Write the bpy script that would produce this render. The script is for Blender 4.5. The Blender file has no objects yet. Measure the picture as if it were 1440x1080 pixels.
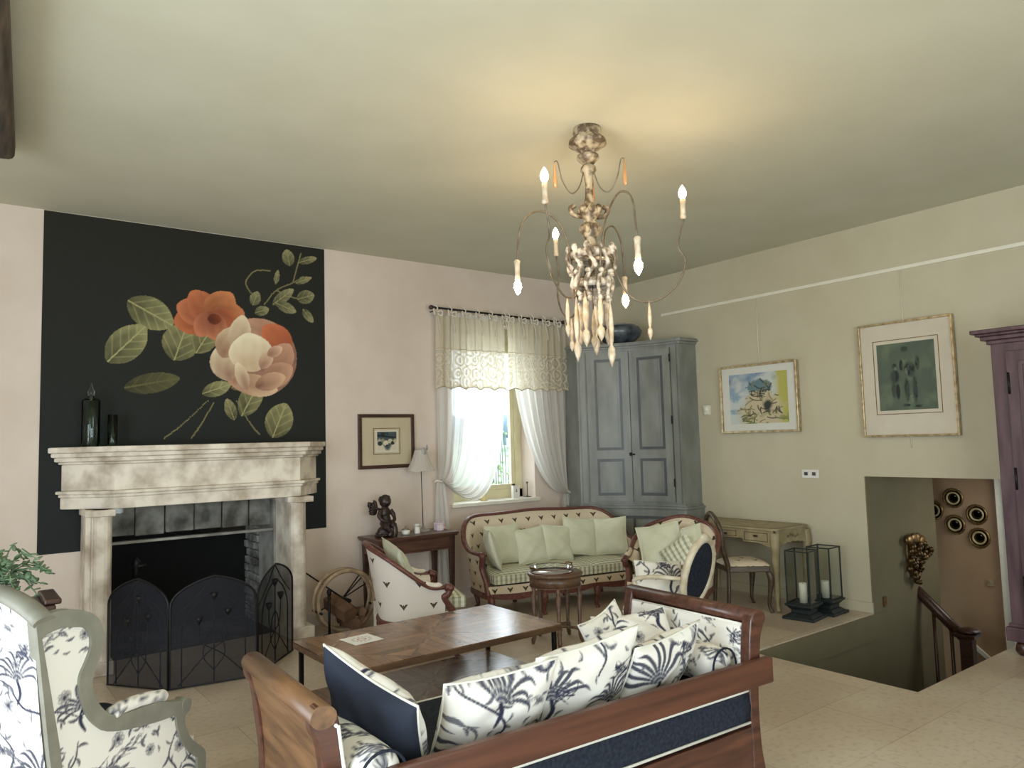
import bpy, math, random
import numpy as np
from mathutils import Vector, Matrix
random.seed(7); rng = np.random.default_rng(11)
C = bpy.context.scene.collection
SC = bpy.context.scene
PI = math.pi
def R(d): return math.radians(d)
def lin(c):
    c = [x/255.0 for x in c]
    return tuple(x/12.92 if x <= 0.04045 else ((x+0.055)/1.055)**2.4 for x in c)

# ------------------------------------------------------------------ camera, world, lights, exposure
yaw, pitch, roll = 0.64948184, 0.07719077, -0.02741824
f_ = Vector((math.sin(yaw)*math.cos(pitch), math.cos(yaw)*math.cos(pitch), math.sin(pitch)))
r_ = Vector((math.cos(yaw), -math.sin(yaw), 0)); u_ = r_.cross(f_)
rr = r_*math.cos(roll)+u_*math.sin(roll); uu = u_*math.cos(roll)-r_*math.sin(roll)
cd = bpy.data.cameras.new('camera'); cam = bpy.data.objects.new('camera', cd); C.objects.link(cam)
cam.matrix_world = Matrix(((rr.x, uu.x, -f_.x, 0), (rr.y, uu.y, -f_.y, 0), (rr.z, uu.z, -f_.z, 1.65), (0, 0, 0, 1)))
cd.sensor_width = 36; cd.lens = 1048.6/1440*36; cd.clip_start = 0.05; SC.camera = cam
w = bpy.data.worlds.new('sky'); SC.world = w; w.use_nodes = True
wb = w.node_tree.nodes['Background']; wb.inputs[0].default_value = (0.80, 0.90, 1.0, 1); wb.inputs[1].default_value = 2.4
SC.view_settings.view_transform = 'Standard'; SC.view_settings.look = 'None'
SC.view_settings.exposure = 0.52; SC.view_settings.gamma = 1.0
SC.cycles.use_denoising = True; SC.cycles.max_bounces = 8; SC.cycles.sample_clamp_indirect = 6
def area(name, loc, target, sx, sy, power, col):
    d = bpy.data.lights.new(name, 'AREA'); d.shape = 'RECTANGLE'; d.size = sx; d.size_y = sy; d.energy = power; d.color = col
    o = bpy.data.objects.new(name, d); C.objects.link(o); o.location = loc
    o.rotation_euler = (Vector(target)-Vector(loc)).to_track_quat('-Z', 'Z').to_euler(); return o
# daylight entering through the openings of the left wall, the rear wall and the far window
area('daylight_left', (-2.45, 1.6, 1.55), (3, 1.6, 1.5), 3.0, 2.5, 135, (0.78, 0.90, 1.0))
area('daylight_rear', (1.0, -2.75, 1.5), (1.0, 3, 1.5), 3.6, 2.4, 118, (0.86, 0.97, 0.97))
area('daylight_far_window', (4.93, 7.35, 2.0), (4.9, 0, 1.2), 1.1, 1.9, 22, (0.86, 0.93, 1.0))
area('stair_daylight', (8.2, 2.45, 0.9), (7.9, 3.6, -0.3), 0.5, 0.8, 6, (0.95, 0.95, 0.90))

# ------------------------------------------------------------------ helpers
def nodes_mat(name):
    m = bpy.data.materials.new(name); m.use_nodes = True
    nt = m.node_tree; b = nt.nodes['Principled BSDF']; return m, nt, b
def N(nt, t, **kw):
    n = nt.nodes.new(t)
    for k, v in kw.items(): setattr(n, k, v)
    return n
def math_n(nt, op, a, b=None, clamp=False):
    n = N(nt, 'ShaderNodeMath', operation=op); n.use_clamp = clamp
    for i, x in enumerate((a, b)):
        if x is None: continue
        if isinstance(x, (int, float)): n.inputs[i].default_value = x
        else: nt.links.new(x, n.inputs[i])
    return n.outputs[0]
def ramp(nt, fac, stops):
    n = N(nt, 'ShaderNodeValToRGB'); el = n.color_ramp.elements
    el[0].position, el[0].color = stops[0][0], (*stops[0][1], 1); el[1].position, el[1].color = stops[-1][0], (*stops[-1][1], 1)
    for p, c in stops[1:-1]:
        e = el.new(p); e.color = (*c, 1)
    nt.links.new(fac, n.inputs[0]); return n.outputs[0]
def mixc(nt, fac, a, b):
    n = N(nt, 'ShaderNodeMix', data_type='RGBA')
    if isinstance(fac, (int, float)): n.inputs[0].default_value = fac
    else: nt.links.new(fac, n.inputs[0])
    for i, x in ((6, a), (7, b)):
        if isinstance(x, tuple): n.inputs[i].default_value = (*x, 1)
        else: nt.links.new(x, n.inputs[i])
    return n.outputs[2]
def bumpn(nt, b, h, s, d=0.01):
    n = N(nt, 'ShaderNodeBump'); n.inputs['Strength'].default_value = s; n.inputs['Distance'].default_value = d
    nt.links.new(h, n.inputs['Height']); nt.links.new(n.outputs[0], b.inputs['Normal'])
def mat(name, c1, c2=None, scale=8.0, rough=0.6, metal=0.0, bump=0.0, stretch=None, detail=6, spec=0.5, lo=0.35, hi=0.65, sheen=0):
    m, nt, b = nodes_mat(name)
    b.inputs['Roughness'].default_value = rough; b.inputs['Metallic'].default_value = metal
    b.inputs['Specular IOR Level'].default_value = spec
    if sheen: b.inputs['Sheen Weight'].default_value = sheen
    tc = N(nt, 'ShaderNodeTexCoord'); mp = N(nt, 'ShaderNodeMapping'); nt.links.new(tc.outputs['Object'], mp.inputs[0])
    if stretch: mp.inputs['Scale'].default_value = stretch
    no = N(nt, 'ShaderNodeTexNoise'); no.inputs['Scale'].default_value = scale; no.inputs['Detail'].default_value = detail
    nt.links.new(mp.outputs[0], no.inputs[0])
    c1 = lin(c1); c2 = lin(c2) if c2 else tuple(x*0.82 for x in c1)
    nt.links.new(ramp(nt, no.outputs[0], [(lo, c2), (hi, c1)]), b.inputs['Base Color'])
    if bump: bumpn(nt, b, no.outputs[0], bump)
    return m
def wood(name, c1, c2, scale=6, stretch=(1, 8, 8), rough=0.35, bump=0.08):
    return mat(name, c1, c2, scale=scale, rough=rough, stretch=stretch, bump=bump, detail=8, lo=0.3, hi=0.7)

class MB:
    def __init__(s): s.v = []; s.f = []; s.sm = []
    def add(s, vs, fs, sm=False):
        o = len(s.v); s.v += [tuple(map(float, p)) for p in vs]; s.f += [tuple(i+o for i in f) for f in fs]; s.sm += [sm]*len(fs); return s
    def box(s, x0, x1, y0, y1, z0, z1):
        v = [(x, y, z) for z in (z0, z1) for y in (y0, y1) for x in (x0, x1)]
        return s.add(v, [(0, 2, 3, 1), (4, 5, 7, 6), (0, 1, 5, 4), (2, 6, 7, 3), (0, 4, 6, 2), (1, 3, 7, 5)])
    def cbox(s, c, d, M=None):
        v = [Vector((x*d[0]/2, y*d[1]/2, z*d[2]/2)) for z in (-1, 1) for y in (-1, 1) for x in (-1, 1)]
        if M is not None: v = [M @ p for p in v]
        v = [p+Vector(c) for p in v]
        return s.add(v, [(0, 2, 3, 1), (4, 5, 7, 6), (0, 1, 5, 4), (2, 6, 7, 3), (0, 4, 6, 2), (1, 3, 7, 5)])
    def frus(s, c0, d0, c1, d1):
        v = [(c0[0]+x*d0[0]/2, c0[1]+y*d0[1]/2, c0[2]) for y in (-1, 1) for x in (-1, 1)]+[(c1[0]+x*d1[0]/2, c1[1]+y*d1[1]/2, c1[2]) for y in (-1, 1) for x in (-1, 1)]
        return s.add(v, [(0, 2, 3, 1), (4, 5, 7, 6), (0, 1, 5, 4), (2, 6, 7, 3), (0, 4, 6, 2), (1, 3, 7, 5)])
    def tube(s, pts, r, seg=10, closed=False, flat=None, up=None):
        P = [Vector(p) for p in pts]; n = len(P); rad = r if isinstance(r, (list, tuple)) else [r]*n
        T = []
        for i in range(n):
            a = P[i-1] if (i > 0 or closed) else P[0]; b = P[(i+1) % n] if (i < n-1 or closed) else P[-1]
            T.append((b-a).normalized())
        u = Vector(up) if up else (Vector((0, 0, 1)) if abs(T[0].z) < 0.9 else Vector((1, 0, 0)))
        vs = []; fl = flat or (1, 1)
        for i in range(n):
            if up: x = T[i].cross(Vector(up)); x = x.normalized() if x.length > 1e-6 else Vector((1, 0, 0)); y = x.cross(T[i]).normalized()
            else:
                u = (u-T[i]*u.dot(T[i])); u = u.normalized() if u.length > 1e-6 else T[i].orthogonal().normalized(); x = T[i].cross(u); y = u
            for k in range(seg):
                a = 2*PI*k/seg; vs.append(P[i]+x*(math.cos(a)*rad[i]*fl[0])+y*(math.sin(a)*rad[i]*fl[1]))
        fs = []
        for i in range(n if closed else n-1):
            j = (i+1) % n
            for k in range(seg): fs.append((i*seg+k, i*seg+(k+1) % seg, j*seg+(k+1) % seg, j*seg+k))
        s.add(vs, fs, True)
        if not closed:
            o = len(s.v)-len(vs)
            s.f += [tuple(o+k for k in reversed(range(seg))), tuple(o+(n-1)*seg+k for k in range(seg))]; s.sm += [False, False]
        return s
    def lathe(s, prof, c=(0, 0, 0), seg=20, M=None, smooth=True, caps=True):
        vs = []
        for r, z in prof:
            for k in range(seg):
                a = 2*PI*k/seg; p = Vector((r*math.cos(a), r*math.sin(a), z))
                if M is not None: p = M @ p
                vs.append(p+Vector(c))
        fs = [(i*seg+k, i*seg+(k+1) % seg, (i+1)*seg+(k+1) % seg, (i+1)*seg+k) for i in range(len(prof)-1) for k in range(seg)]
        s.add(vs, fs, smooth); o = len(s.v)-len(vs)
        if caps: s.f += [tuple(o+k for k in reversed(range(seg))), tuple(o+(len(prof)-1)*seg+k for k in range(seg))]; s.sm += [False, False]
        return s
    def prism(s, poly, a0, a1, axis='y', O=(0, 0, 0), bev=0):
        # poly in the two other axes, extruded along axis
        def P(p, t):
            q = {'x': (t, p[0], p[1]), 'y': (p[0], t, p[1]), 'z': (p[0], p[1], t)}[axis]
            return (q[0]+O[0], q[1]+O[1], q[2]+O[2])
        n = len(poly); vs = [P(p, a0) for p in poly]+[P(p, a1) for p in poly]
        return s.add(vs, [tuple(range(n)), tuple(reversed(range(n, 2*n)))]+[(i, i+n, (i+1) % n+n, (i+1) % n) for i in range(n)])
    def ring(s, outer, inner, a0, a1, axis='y'):
        n = len(outer)
        def P(p, t): return {'x': (t, p[0], p[1]), 'y': (p[0], t, p[1]), 'z': (p[0], p[1], t)}[axis]
        vs = [P(p, a0) for p in outer]+[P(p, a0) for p in inner]+[P(p, a1) for p in outer]+[P(p, a1) for p in inner]; fs = []
        for i in range(n):
            j = (i+1) % n
            fs += [(i, j, n+j, n+i), (2*n+i, 3*n+i, 3*n+j, 2*n+j), (i, 2*n+i, 2*n+j, j), (n+i, n+j, 3*n+j, 3*n+i)]
        return s.add(vs, fs)
    def blob(s, c, r, seg=14, M=None):
        r = (r, r, r) if isinstance(r, (int, float)) else r
        vs = []; fs = []; h = seg//2
        for i in range(h+1):
            t = PI*i/h
            for k in range(seg):
                a = 2*PI*k/seg; p = Vector((math.sin(t)*math.cos(a)*r[0], math.sin(t)*math.sin(a)*r[1], math.cos(t)*r[2]))
                if M is not None: p = M @ p
                vs.append(p+Vector(c))
        for i in range(h):
            for k in range(seg): fs.append((i*seg+k, (i+1)*seg+k, (i+1)*seg+(k+1) % seg, i*seg+(k+1) % seg))
        return s.add(vs, fs, True)
    def obj(s, name, m, parent=None, bevel=0, loc=None, rz=None):
        me = bpy.data.meshes.new(name); me.from_pydata(s.v, [], s.f); me.validate(); 
        if len(me.polygons) == len(s.sm): me.polygons.foreach_set('use_smooth', s.sm)
        boxuv(me)
        o = bpy.data.objects.new(name, me); C.objects.link(o)
        if m: me.materials.append(m)
        if parent: o.parent = parent
        if loc is not None: o.location = loc
        if rz is not None: o.rotation_euler.z = R(rz)
        if bevel:
            b = o.modifiers.new('bevel', 'BEVEL'); b.width = bevel; b.segments = 2; b.limit_method = 'ANGLE'; b.angle_limit = R(40)
        return o
def boxuv(me):
    uv = me.uv_layers.new(name='UVMap'); n = len(me.loops)
    vi = np.empty(n, np.int32); me.loops.foreach_get('vertex_index', vi)
    co = np.empty(len(me.vertices)*3, np.float32); me.vertices.foreach_get('co', co); co = co.reshape(-1, 3)
    no = np.empty(len(me.polygons)*3, np.float32); me.polygons.foreach_get('normal', no); no = np.abs(no.reshape(-1, 3))
    lt = np.empty(len(me.polygons), np.int32); me.polygons.foreach_get('loop_total', lt)
    ax = np.repeat(np.argmax(no, axis=1), lt); p = co[vi]
    U = np.where(ax == 0, p[:, 1], p[:, 0]); V = np.where(ax == 2, p[:, 1], p[:, 2])
    uv.data.foreach_set('uv', np.stack([U, V], 1).astype(np.float32).ravel())
def gridobj(name, P, m, parent=None, UV=None, col=None, smooth=True, mask=None, closeu=False):
    nu, nv = P.shape[:2]; me = bpy.data.meshes.new(name)
    idx = np.arange(nu*nv).reshape(nu, nv)
    if closeu: idx = np.concatenate([idx, idx[:1]], 0)
    q = np.stack([idx[:-1, :-1], idx[1:, :-1], idx[1:, 1:], idx[:-1, 1:]], -1).reshape(-1, 4)
    if mask is not None:
        mk = mask.ravel(); q = q[mk[q].all(1)]
    me.vertices.add(nu*nv); me.vertices.foreach_set('co', P.astype(np.float32).reshape(-1))
    me.loops.add(q.size); me.loops.foreach_set('vertex_index', q.astype(np.int32).ravel())
    me.polygons.add(len(q)); me.polygons.foreach_set('loop_start', np.arange(0, q.size, 4, dtype=np.int32)); me.polygons.foreach_set('loop_total', np.full(len(q), 4, np.int32))
    me.update(calc_edges=True); me.polygons.foreach_set('use_smooth', [smooth]*len(q))
    if UV is not None:
        uv = me.uv_layers.new(name='UVMap'); uv.data.foreach_set('uv', UV.reshape(-1, 2)[q.ravel()].astype(np.float32).ravel())
    else: boxuv(me)
    if col is not None:
        a = me.color_attributes.new('Col', 'FLOAT_COLOR', 'POINT'); c4 = np.ones((nu*nv, 4), np.float32); c4[:, :3] = col.reshape(-1, 3)
        a.data.foreach_set('color', c4.ravel())
    o = bpy.data.objects.new(name, me); C.objects.link(o); me.materials.append(m)
    if parent: o.parent = parent
    return o
def thing(name, label, cat, loc=(0, 0, 0), rz=0, group=None):
    o = bpy.data.objects.new(name, None); C.objects.link(o); o.empty_display_size = 0.1
    o.location = loc; o.rotation_euler = (0, 0, R(rz)); return tag(o, label, cat, group)
def tag(o, label, cat, group=None):
    o['label'] = label; o['category'] = cat
    if group: o['group'] = group
    return o
def struct(o): o['kind'] = 'structure'; return o
def sm(pts, n=8, closed=False):
    # Catmull-Rom through points
    P = [np.array(p, float) for p in pts]; L = len(P); out = []
    for i in range(L if closed else L-1):
        p0 = P[i-1] if (i > 0 or closed) else P[0]*2-P[1]; p1 = P[i]; p2 = P[(i+1) % L]
        p3 = P[(i+2) % L] if (i < L-2 or closed) else P[-1]*2-P[-2]
        for k in range(n):
            t = k/n; out.append(0.5*((2*p1)+(-p0+p2)*t+(2*p0-5*p1+4*p2-p3)*t*t+(-p0+3*p1-3*p2+p3)*t**3))
    if not closed: out.append(P[-1])
    return [tuple(p) for p in out]

# ------------------------------------------------------------------ printed cloth (toile) as an ink map, sampled per vertex
TN = 480; TS = 0.86           # 480 cells over 0.86 m
T = np.zeros((TN, TN), np.float32)
def stamp(x, y, r, d):
    k = int(r+2); xi, yi = int(x), int(y)
    ys, xs = np.mgrid[yi-k:yi+k+1, xi-k:xi+k+1]; dd = np.hypot(xs-x, ys-y); v = np.clip(r-dd+0.5, 0, 1)*d
    a = T[ys % TN, xs % TN]; T[ys % TN, xs % TN] = np.maximum(a, v)
def stroke(pts, w0, w1, wm=None, d=0.9):
    d = min(1.0, d*1.12); w0 *= 1.12; w1 *= 1.1
    P = np.array(sm(pts, 14)); seg = np.hypot(*np.diff(P, axis=0).T).sum(); n = max(int(seg*1.3), 2)
    t = np.linspace(0, len(P)-1, n); wm = max(w0, w1) if wm is None else wm
    for i, a in enumerate(t):
        j = min(int(a), len(P)-2); p = P[j]+(P[j+1]-P[j])*(a-j); s = i/(n-1)
        wd = (w0*(1-s)**2+wm*2*s*(1-s)*1.4+w1*s*s); stamp(p[0], p[1], max(wd, 0.5), d*(0.75+0.25*math.sin(i*0.9)))
def lit(x, y, r):
    k = int(r+2); xi, yi = int(x), int(y); ys, xs = np.mgrid[yi-k:yi+k+1, xi-k:xi+k+1]; v = np.clip(r-np.hypot(xs-x, ys-y), 0, 1)*0.7
    T[ys % TN, xs % TN] *= (1-v)
def palm(x, y, s, a0=90, spread=130, n=8, curl=1):
    for i in range(n):
        a = R(a0-spread/2+spread*i/(n-1)); L = s*random.uniform(0.75, 1.05); sg = (1 if i >= n/2 else -1)*curl
        p1 = (x+math.cos(a)*L*0.5, y+math.sin(a)*L*0.5); a2 = a+sg*0.35; p2 = (p1[0]+math.cos(a2)*L*0.35, p1[1]+math.sin(a2)*L*0.35)
        a3 = a+sg*1.3; p3 = (p2[0]+math.cos(a3)*L*0.25, p2[1]+math.sin(a3)*L*0.25)
        stroke([(x, y), p1, p2, p3], 1.0, 0.6, s*0.06, 0.85)
        for k in range(4): lit(x+(p1[0]-x)*(0.5+0.3*k), y+(p1[1]-y)*(0.5+0.3*k), 0.9)
def leaf(x, y, a, L, wd):
    a = R(a); e = (x+math.cos(a)*L, y+math.sin(a)*L); m_ = (x+math.cos(a)*L*.5-math.sin(a)*L*.12, y+math.sin(a)*L*.5+math.cos(a)*L*.12)
    stroke([(x, y), m_, e], 0.6, 0.5, wd, 0.8)
    for k in range(3): lit(x+(e[0]-x)*(.35+.18*k), y+(e[1]-y)*(.35+.18*k), wd*0.35)
def branch(pts, w=2.0, leaves=6):
    stroke(pts, w, w*0.6); P = sm(pts, 8)
    for i in range(leaves):
        p = P[int((i+0.5)/leaves*len(P))]; leaf(p[0], p[1], random.uniform(0, 360), random.uniform(16, 30), random.uniform(3, 5.5))
def flower(x, y, s):
    for k in range(7):
        a = 2*PI*k/7; stamp(x+math.cos(a)*s*.6, y+math.sin(a)*s*.6, s*.36, 0.6); lit(x+math.cos(a)*s*.7, y+math.sin(a)*s*.7, s*.18)
    stamp(x, y, s*.3, 0.95)
    for k in range(10):
        a = random.uniform(0, 2*PI); stroke([(x, y), (x+math.cos(a)*s*.5, y+math.sin(a)*s*.5), (x+math.cos(a)*s, y+math.sin(a)*s)], .8, .4, .7, .9)
def rocks(x, y, w_, h_, n):
    for i in range(n):
        a = random.uniform(-.5, .5)+0.35; px = x+random.uniform(-w_, w_); py = y+random.uniform(-h_, h_)+0.35*(px-x); L = random.uniform(8, 22)
        stroke([(px, py), (px+math.cos(a)*L*.5, py+math.sin(a)*L*.5+1.5), (px+math.cos(a)*L, py+math.sin(a)*L)], .7, .5, random.uniform(1.2, 3), random.uniform(.5, .95))
def bird(x, y, s, fl=1):
    stroke([(x, y), (x+fl*s*.5, y+s*.25), (x+fl*s, y+s*.1)], s*.05, s*.08, s*.22, .75); stamp(x+fl*s*1.1, y+s*.22, s*.13, .8); lit(x+fl*s*1.12, y+s*.24, s*.05)
    stroke([(x+fl*s*1.2, y+s*.22), (x+fl*s*1.3, y+s*.2), (x+fl*s*1.38, y+s*.16)], 1.5, .5)
    for k in range(4): stroke([(x+fl*s*.1, y+s*.1), (x-fl*s*(.4+.1*k), y-s*(.1+.16*k)), (x-fl*s*(.8-.05*k), y-s*(.2+.3*k))], 1, .5, 2.4, .8)
for (px, py, s_) in ((80, 110, 84), (330, 290, 92), (215, 420, 70), (430, 70, 74), (120, 300, 66), (300, 60, 60), (450, 240, 58)): palm(px, py, s_, random.uniform(60, 120), 140, 9); stroke([(px, py), (px-6, py-24), (px+5, py-46)], 3.4, 2.4)
for (px, py, s_) in ((150, 250, 17), (260, 90, 15), (400, 200, 18), (60, 380, 16), (300, 200, 12), (440, 330, 15), (120, 330, 12)): flower(px, py, s_)
for px, py, ww, hh, n_ in ((240, 215, 45, 10, 45), (60, 20, 40, 9, 34), (400, 420, 46, 10, 42), (140, 400, 25, 8, 20)): rocks(px, py, ww, hh, n_)
bird(150, 150, 44); bird(390, 385, 40, -1); bird(270, 385, 30)
branch([(20, 200), (60, 240), (110, 250), (150, 290), (190, 300)], 2.4, 9); branch([(340, 120), (370, 160), (350, 210), (390, 250), (450, 250)], 2.2, 9)
branch([(230, 330), (200, 370), (230, 410), (280, 440), (290, 478)], 2.2, 8); branch([(470, 140), (450, 180), (470, 220)], 2, 5); branch([(20, 300), (50, 330), (30, 370), (60, 430)], 2, 7)
branch([(180, 20), (200, 60), (240, 70), (300, 40)], 2, 7)
branch([(150, 60), (170, 110), (150, 160), (190, 200)], 2.6, 10); branch([(380, 20), (360, 60), (390, 110)], 2.4, 8); branch([(260, 250), (240, 290), (270, 330)], 2.4, 8); branch([(40, 440), (80, 460), (130, 440), (180, 470)], 2.4, 9)
for (px, py, s_) in ((20, 60, 15), (220, 340, 14), (380, 450, 16), (460, 400, 13), (180, 160, 13)): flower(px, py, s_)
rocks(320, 180, 34, 9, 30); rocks(200, 290, 26, 8, 24)
for (px, py) in ((60, 120), (250, 330), (410, 130), (330, 400), (100, 360), (440, 470)): 
    for k in range(9): stroke([(px+random.uniform(-14, 14), py+random.uniform(-12, 12)), (px+random.uniform(-22, 22), py+random.uniform(-18, 18)), (px+random.uniform(-30, 30), py+random.uniform(-26, 26))], 1, .5, random.uniform(1.5, 3.5), .95)
for i in range(130):
    leaf(random.uniform(0, TN), random.uniform(0, TN), random.uniform(0, 360), random.uniform(12, 24), random.uniform(3, 5.5))
CREAM = np.array(lin((228, 224, 216))); INK = np.array(lin((36, 40, 66)))
def toile(u, v, cream=CREAM, ink=INK):
    x = (np.asarray(u)/TS*TN) % TN; y = (np.asarray(v)/TS*TN) % TN; x0 = x.astype(int) % TN; y0 = y.astype(int) % TN; fx = x-np.floor(x); fy = y-np.floor(y); x1 = (x0+1) % TN; y1 = (y0+1) % TN
    t = (T[y0, x0]*(1-fx)+T[y0, x1]*fx)*(1-fy)+(T[y1, x0]*(1-fx)+T[y1, x1]*fx)*fy
    return cream+(ink-cream)*t[..., None]
def attr_mat(name, rough=0.85, bump=0.0, spec=0.3):
    m, nt, b = nodes_mat(name); a = N(nt, 'ShaderNodeAttribute', attribute_name='Col'); nt.links.new(a.outputs[0], b.inputs['Base Color'])
    b.inputs['Roughness'].default_value = rough; b.inputs['Specular IOR Level'].default_value = spec
    if bump:
        tc = N(nt, 'ShaderNodeTexCoord'); no = N(nt, 'ShaderNodeTexNoise'); no.inputs['Scale'].default_value = 260; nt.links.new(tc.outputs['Object'], no.inputs[0]); bumpn(nt, b, no.outputs[0], bump, 0.002)
    return m
def paint(o, fn):
    me = o.data; co = np.empty(len(me.vertices)*3, np.float32); me.vertices.foreach_get('co', co); co = co.reshape(-1, 3)
    a = me.color_attributes.new('Col', 'FLOAT_COLOR', 'POINT'); c4 = np.ones((len(co), 4), np.float32); c4[:, :3] = fn(co); a.data.foreach_set('color', c4.ravel()); return o
def inpoly(X, Y, poly):
    r = np.zeros(X.shape, bool); n = len(poly)
    for i in range(n):
        x0, y0 = poly[i]; x1, y1 = poly[(i+1) % n]
        if y0 == y1: continue
        c = ((y0 > Y) != (y1 > Y)) & (X < (x1-x0)*(Y-y0)/(y1-y0)+x0); r ^= c
    return r
# ------------------------------------------------------------------ materials
M_back = mat('plaster_pink_beige', (214, 199, 186), (208, 192, 178), scale=3, rough=0.9, bump=0.02, spec=0.2)
M_right = mat('plaster_olive', (192, 184, 160), (187, 179, 154), scale=3, rough=0.9, bump=0.02, spec=0.2)
M_ceil = mat('plaster_ceiling', (204, 202, 182), (199, 197, 176), scale=2, rough=0.92, spec=0.15)
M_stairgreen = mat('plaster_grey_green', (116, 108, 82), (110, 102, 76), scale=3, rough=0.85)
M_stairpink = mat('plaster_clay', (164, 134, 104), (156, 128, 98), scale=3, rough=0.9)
M_white = mat('white_paint', (226, 222, 206), (220, 216, 200), rough=0.5)
M_winframe = mat('cream_window_paint', (212, 205, 168), (206, 198, 160), rough=0.5)
M_base = mat('baseboard_paint', (204, 192, 184), (198, 186, 178), rough=0.6)
def floor_mat():
    m, nt, b = nodes_mat('limestone_floor'); tc = N(nt, 'ShaderNodeTexCoord'); mp = N(nt, 'ShaderNodeMapping'); nt.links.new(tc.outputs['Object'], mp.inputs[0])
    br = N(nt, 'ShaderNodeTexBrick'); br.inputs['Scale'].default_value = 1.0; br.inputs['Brick Width'].default_value = 0.95; br.inputs['Row Height'].default_value = 0.52
    br.inputs['Mortar Size'].default_value = 0.004; br.inputs['Mortar Smooth'].default_value = 0.3
    br.inputs['Color1'].default_value = (*lin((200, 184, 162)), 1); br.inputs['Color2'].default_value = (*lin((180, 162, 142)), 1); br.inputs['Mortar'].default_value = (*lin((160, 142, 120)), 1)
    nt.links.new(mp.outputs[0], br.inputs[0])
    n1 = N(nt, 'ShaderNodeTexNoise'); n1.inputs['Scale'].default_value = 1.3; n1.inputs['Detail'].default_value = 8; nt.links.new(tc.outputs['Object'], n1.inputs[0])
    n2 = N(nt, 'ShaderNodeTexNoise'); n2.inputs['Scale'].default_value = 28; n2.inputs['Detail'].default_value = 8; nt.links.new(tc.outputs['Object'], n2.inputs[0])
    c = mixc(nt, math_n(nt, 'MULTIPLY', ramp(nt, n1.outputs[0], [(0.42, (0, 0, 0)), (0.6, (1, 1, 1))]), 0.6), br.outputs[0], lin((208, 196, 176)))
    c = mixc(nt, math_n(nt, 'MULTIPLY', ramp(nt, n2.outputs[0], [(0.5, (0, 0, 0)), (0.75, (1, 1, 1))]), 0.55), c, lin((156, 134, 112)))
    nt.links.new(c, b.inputs['Base Color']); b.inputs['Roughness'].default_value = 0.33; b.inputs['Specular IOR Level'].default_value = 0.45
    bumpn(nt, b, n2.outputs[0], 0.05, 0.01); return m
M_floor = floor_mat()
M_cherry = wood('cherry_wood', (118, 72, 60), (78, 44, 38), 5)
M_mahog = wood('mahogany', (98, 66, 52), (62, 42, 34), 5, rough=0.3)
M_daybed = wood('daybed_wood', (98, 60, 46), (58, 36, 28), 4, rough=0.3)
M_pine = wood('honey_wood', (132, 96, 64), (84, 58, 38), 3, (8, 1, 8), rough=0.4)
M_dark = wood('dark_walnut', (76, 48, 36), (44, 27, 22), 6)
M_desk = mat('aged_desk_paint', (164, 150, 116), (138, 124, 92), scale=9, rough=0.5)
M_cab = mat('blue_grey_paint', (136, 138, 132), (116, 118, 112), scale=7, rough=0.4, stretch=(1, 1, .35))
M_cabdk = mat('dark_blue_grey_paint', (84, 88, 90), (74, 78, 80), scale=7, rough=0.4)  # darker blue-grey for the cabinet mouldings
M_armoire = wood('purple_brown_wood', (94, 70, 76), (64, 42, 48), 3, (6, 6, 1), rough=0.45)
M_iron = mat('black_iron', (34, 33, 34), (26, 25, 26), rough=0.45, metal=0.6)
M_stone = mat('old_limestone', (228, 218, 202), (170, 154, 134), scale=6, rough=0.8, bump=0.25, lo=0.3, hi=0.6, detail=12)
M_soot = mat('sooty_stone', (58, 56, 52), (16, 15, 15), scale=5, rough=0.95, bump=0.6)
M_lintel = mat('grey_hearth_stone', (168, 166, 158), (84, 82, 76), scale=6, rough=0.95, bump=0.6)
M_ash = mat('pale_ashlar', (170, 168, 160), (120, 116, 108), scale=5, rough=0.9, bump=0.2)
M_black = mat('soot_black', (10, 10, 10), (5, 5, 5), rough=0.95)
M_navy = mat('navy_cloth', (48, 52, 62), (34, 38, 48), scale=60, rough=0.95, bump=0.1, spec=0.1)
M_walnut = wood('faded_walnut', (116, 88, 66), (80, 58, 44), 5, rough=.35)
M_green = mat('pale_green_silk', (212, 212, 188), (204, 204, 178), scale=5, rough=0.55, sheen=0.2)
M_ivory = mat('ivory_cloth', (224, 216, 200), (216, 206, 190), scale=30, rough=0.9, spec=0.2)
M_piping = mat('white_piping', (224, 222, 212), (216, 214, 204), rough=0.8)
M_wingpaint = mat('grey_green_paint', (134, 132, 120), (120, 118, 106), scale=10, rough=0.55)
M_creampaint = mat('cream_chair_paint', (214, 206, 184), (190, 176, 148), scale=14, rough=0.5)
M_gilt = mat('gilt_frame', (206, 190, 156), (160, 138, 98), scale=20, rough=0.3, metal=0.6)
M_brass = mat('aged_brass', (150, 122, 78), (110, 86, 52), scale=20, rough=0.35, metal=0.8)
M_toile = attr_mat('toile_cloth', bump=0.1)
M_art = attr_mat('painted_paper', 0.8)
M_china = mat('white_china', (232, 228, 220), rough=0.2)
M_wax = mat('white_wax', (238, 234, 218), (232, 228, 210), rough=0.5)
M_bronze = mat('dark_bronze', (64, 50, 44), (40, 31, 28), scale=14, rough=0.4, metal=0.3)
M_carved = mat('carved_giltwood', (176, 162, 136), (84, 68, 50), scale=22, rough=0.5, bump=0.3, lo=.4, hi=.6)
M_wire = mat('chandelier_iron', (122, 112, 96), (92, 82, 68), scale=20, rough=0.5, metal=0.3)
M_drop = mat('pale_wood_drop', (216, 204, 182), (180, 158, 128), scale=25, rough=0.4)
M_leafm = mat('silver_green_leaf', (132, 158, 122), (92, 120, 88), scale=12, rough=0.55)
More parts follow.
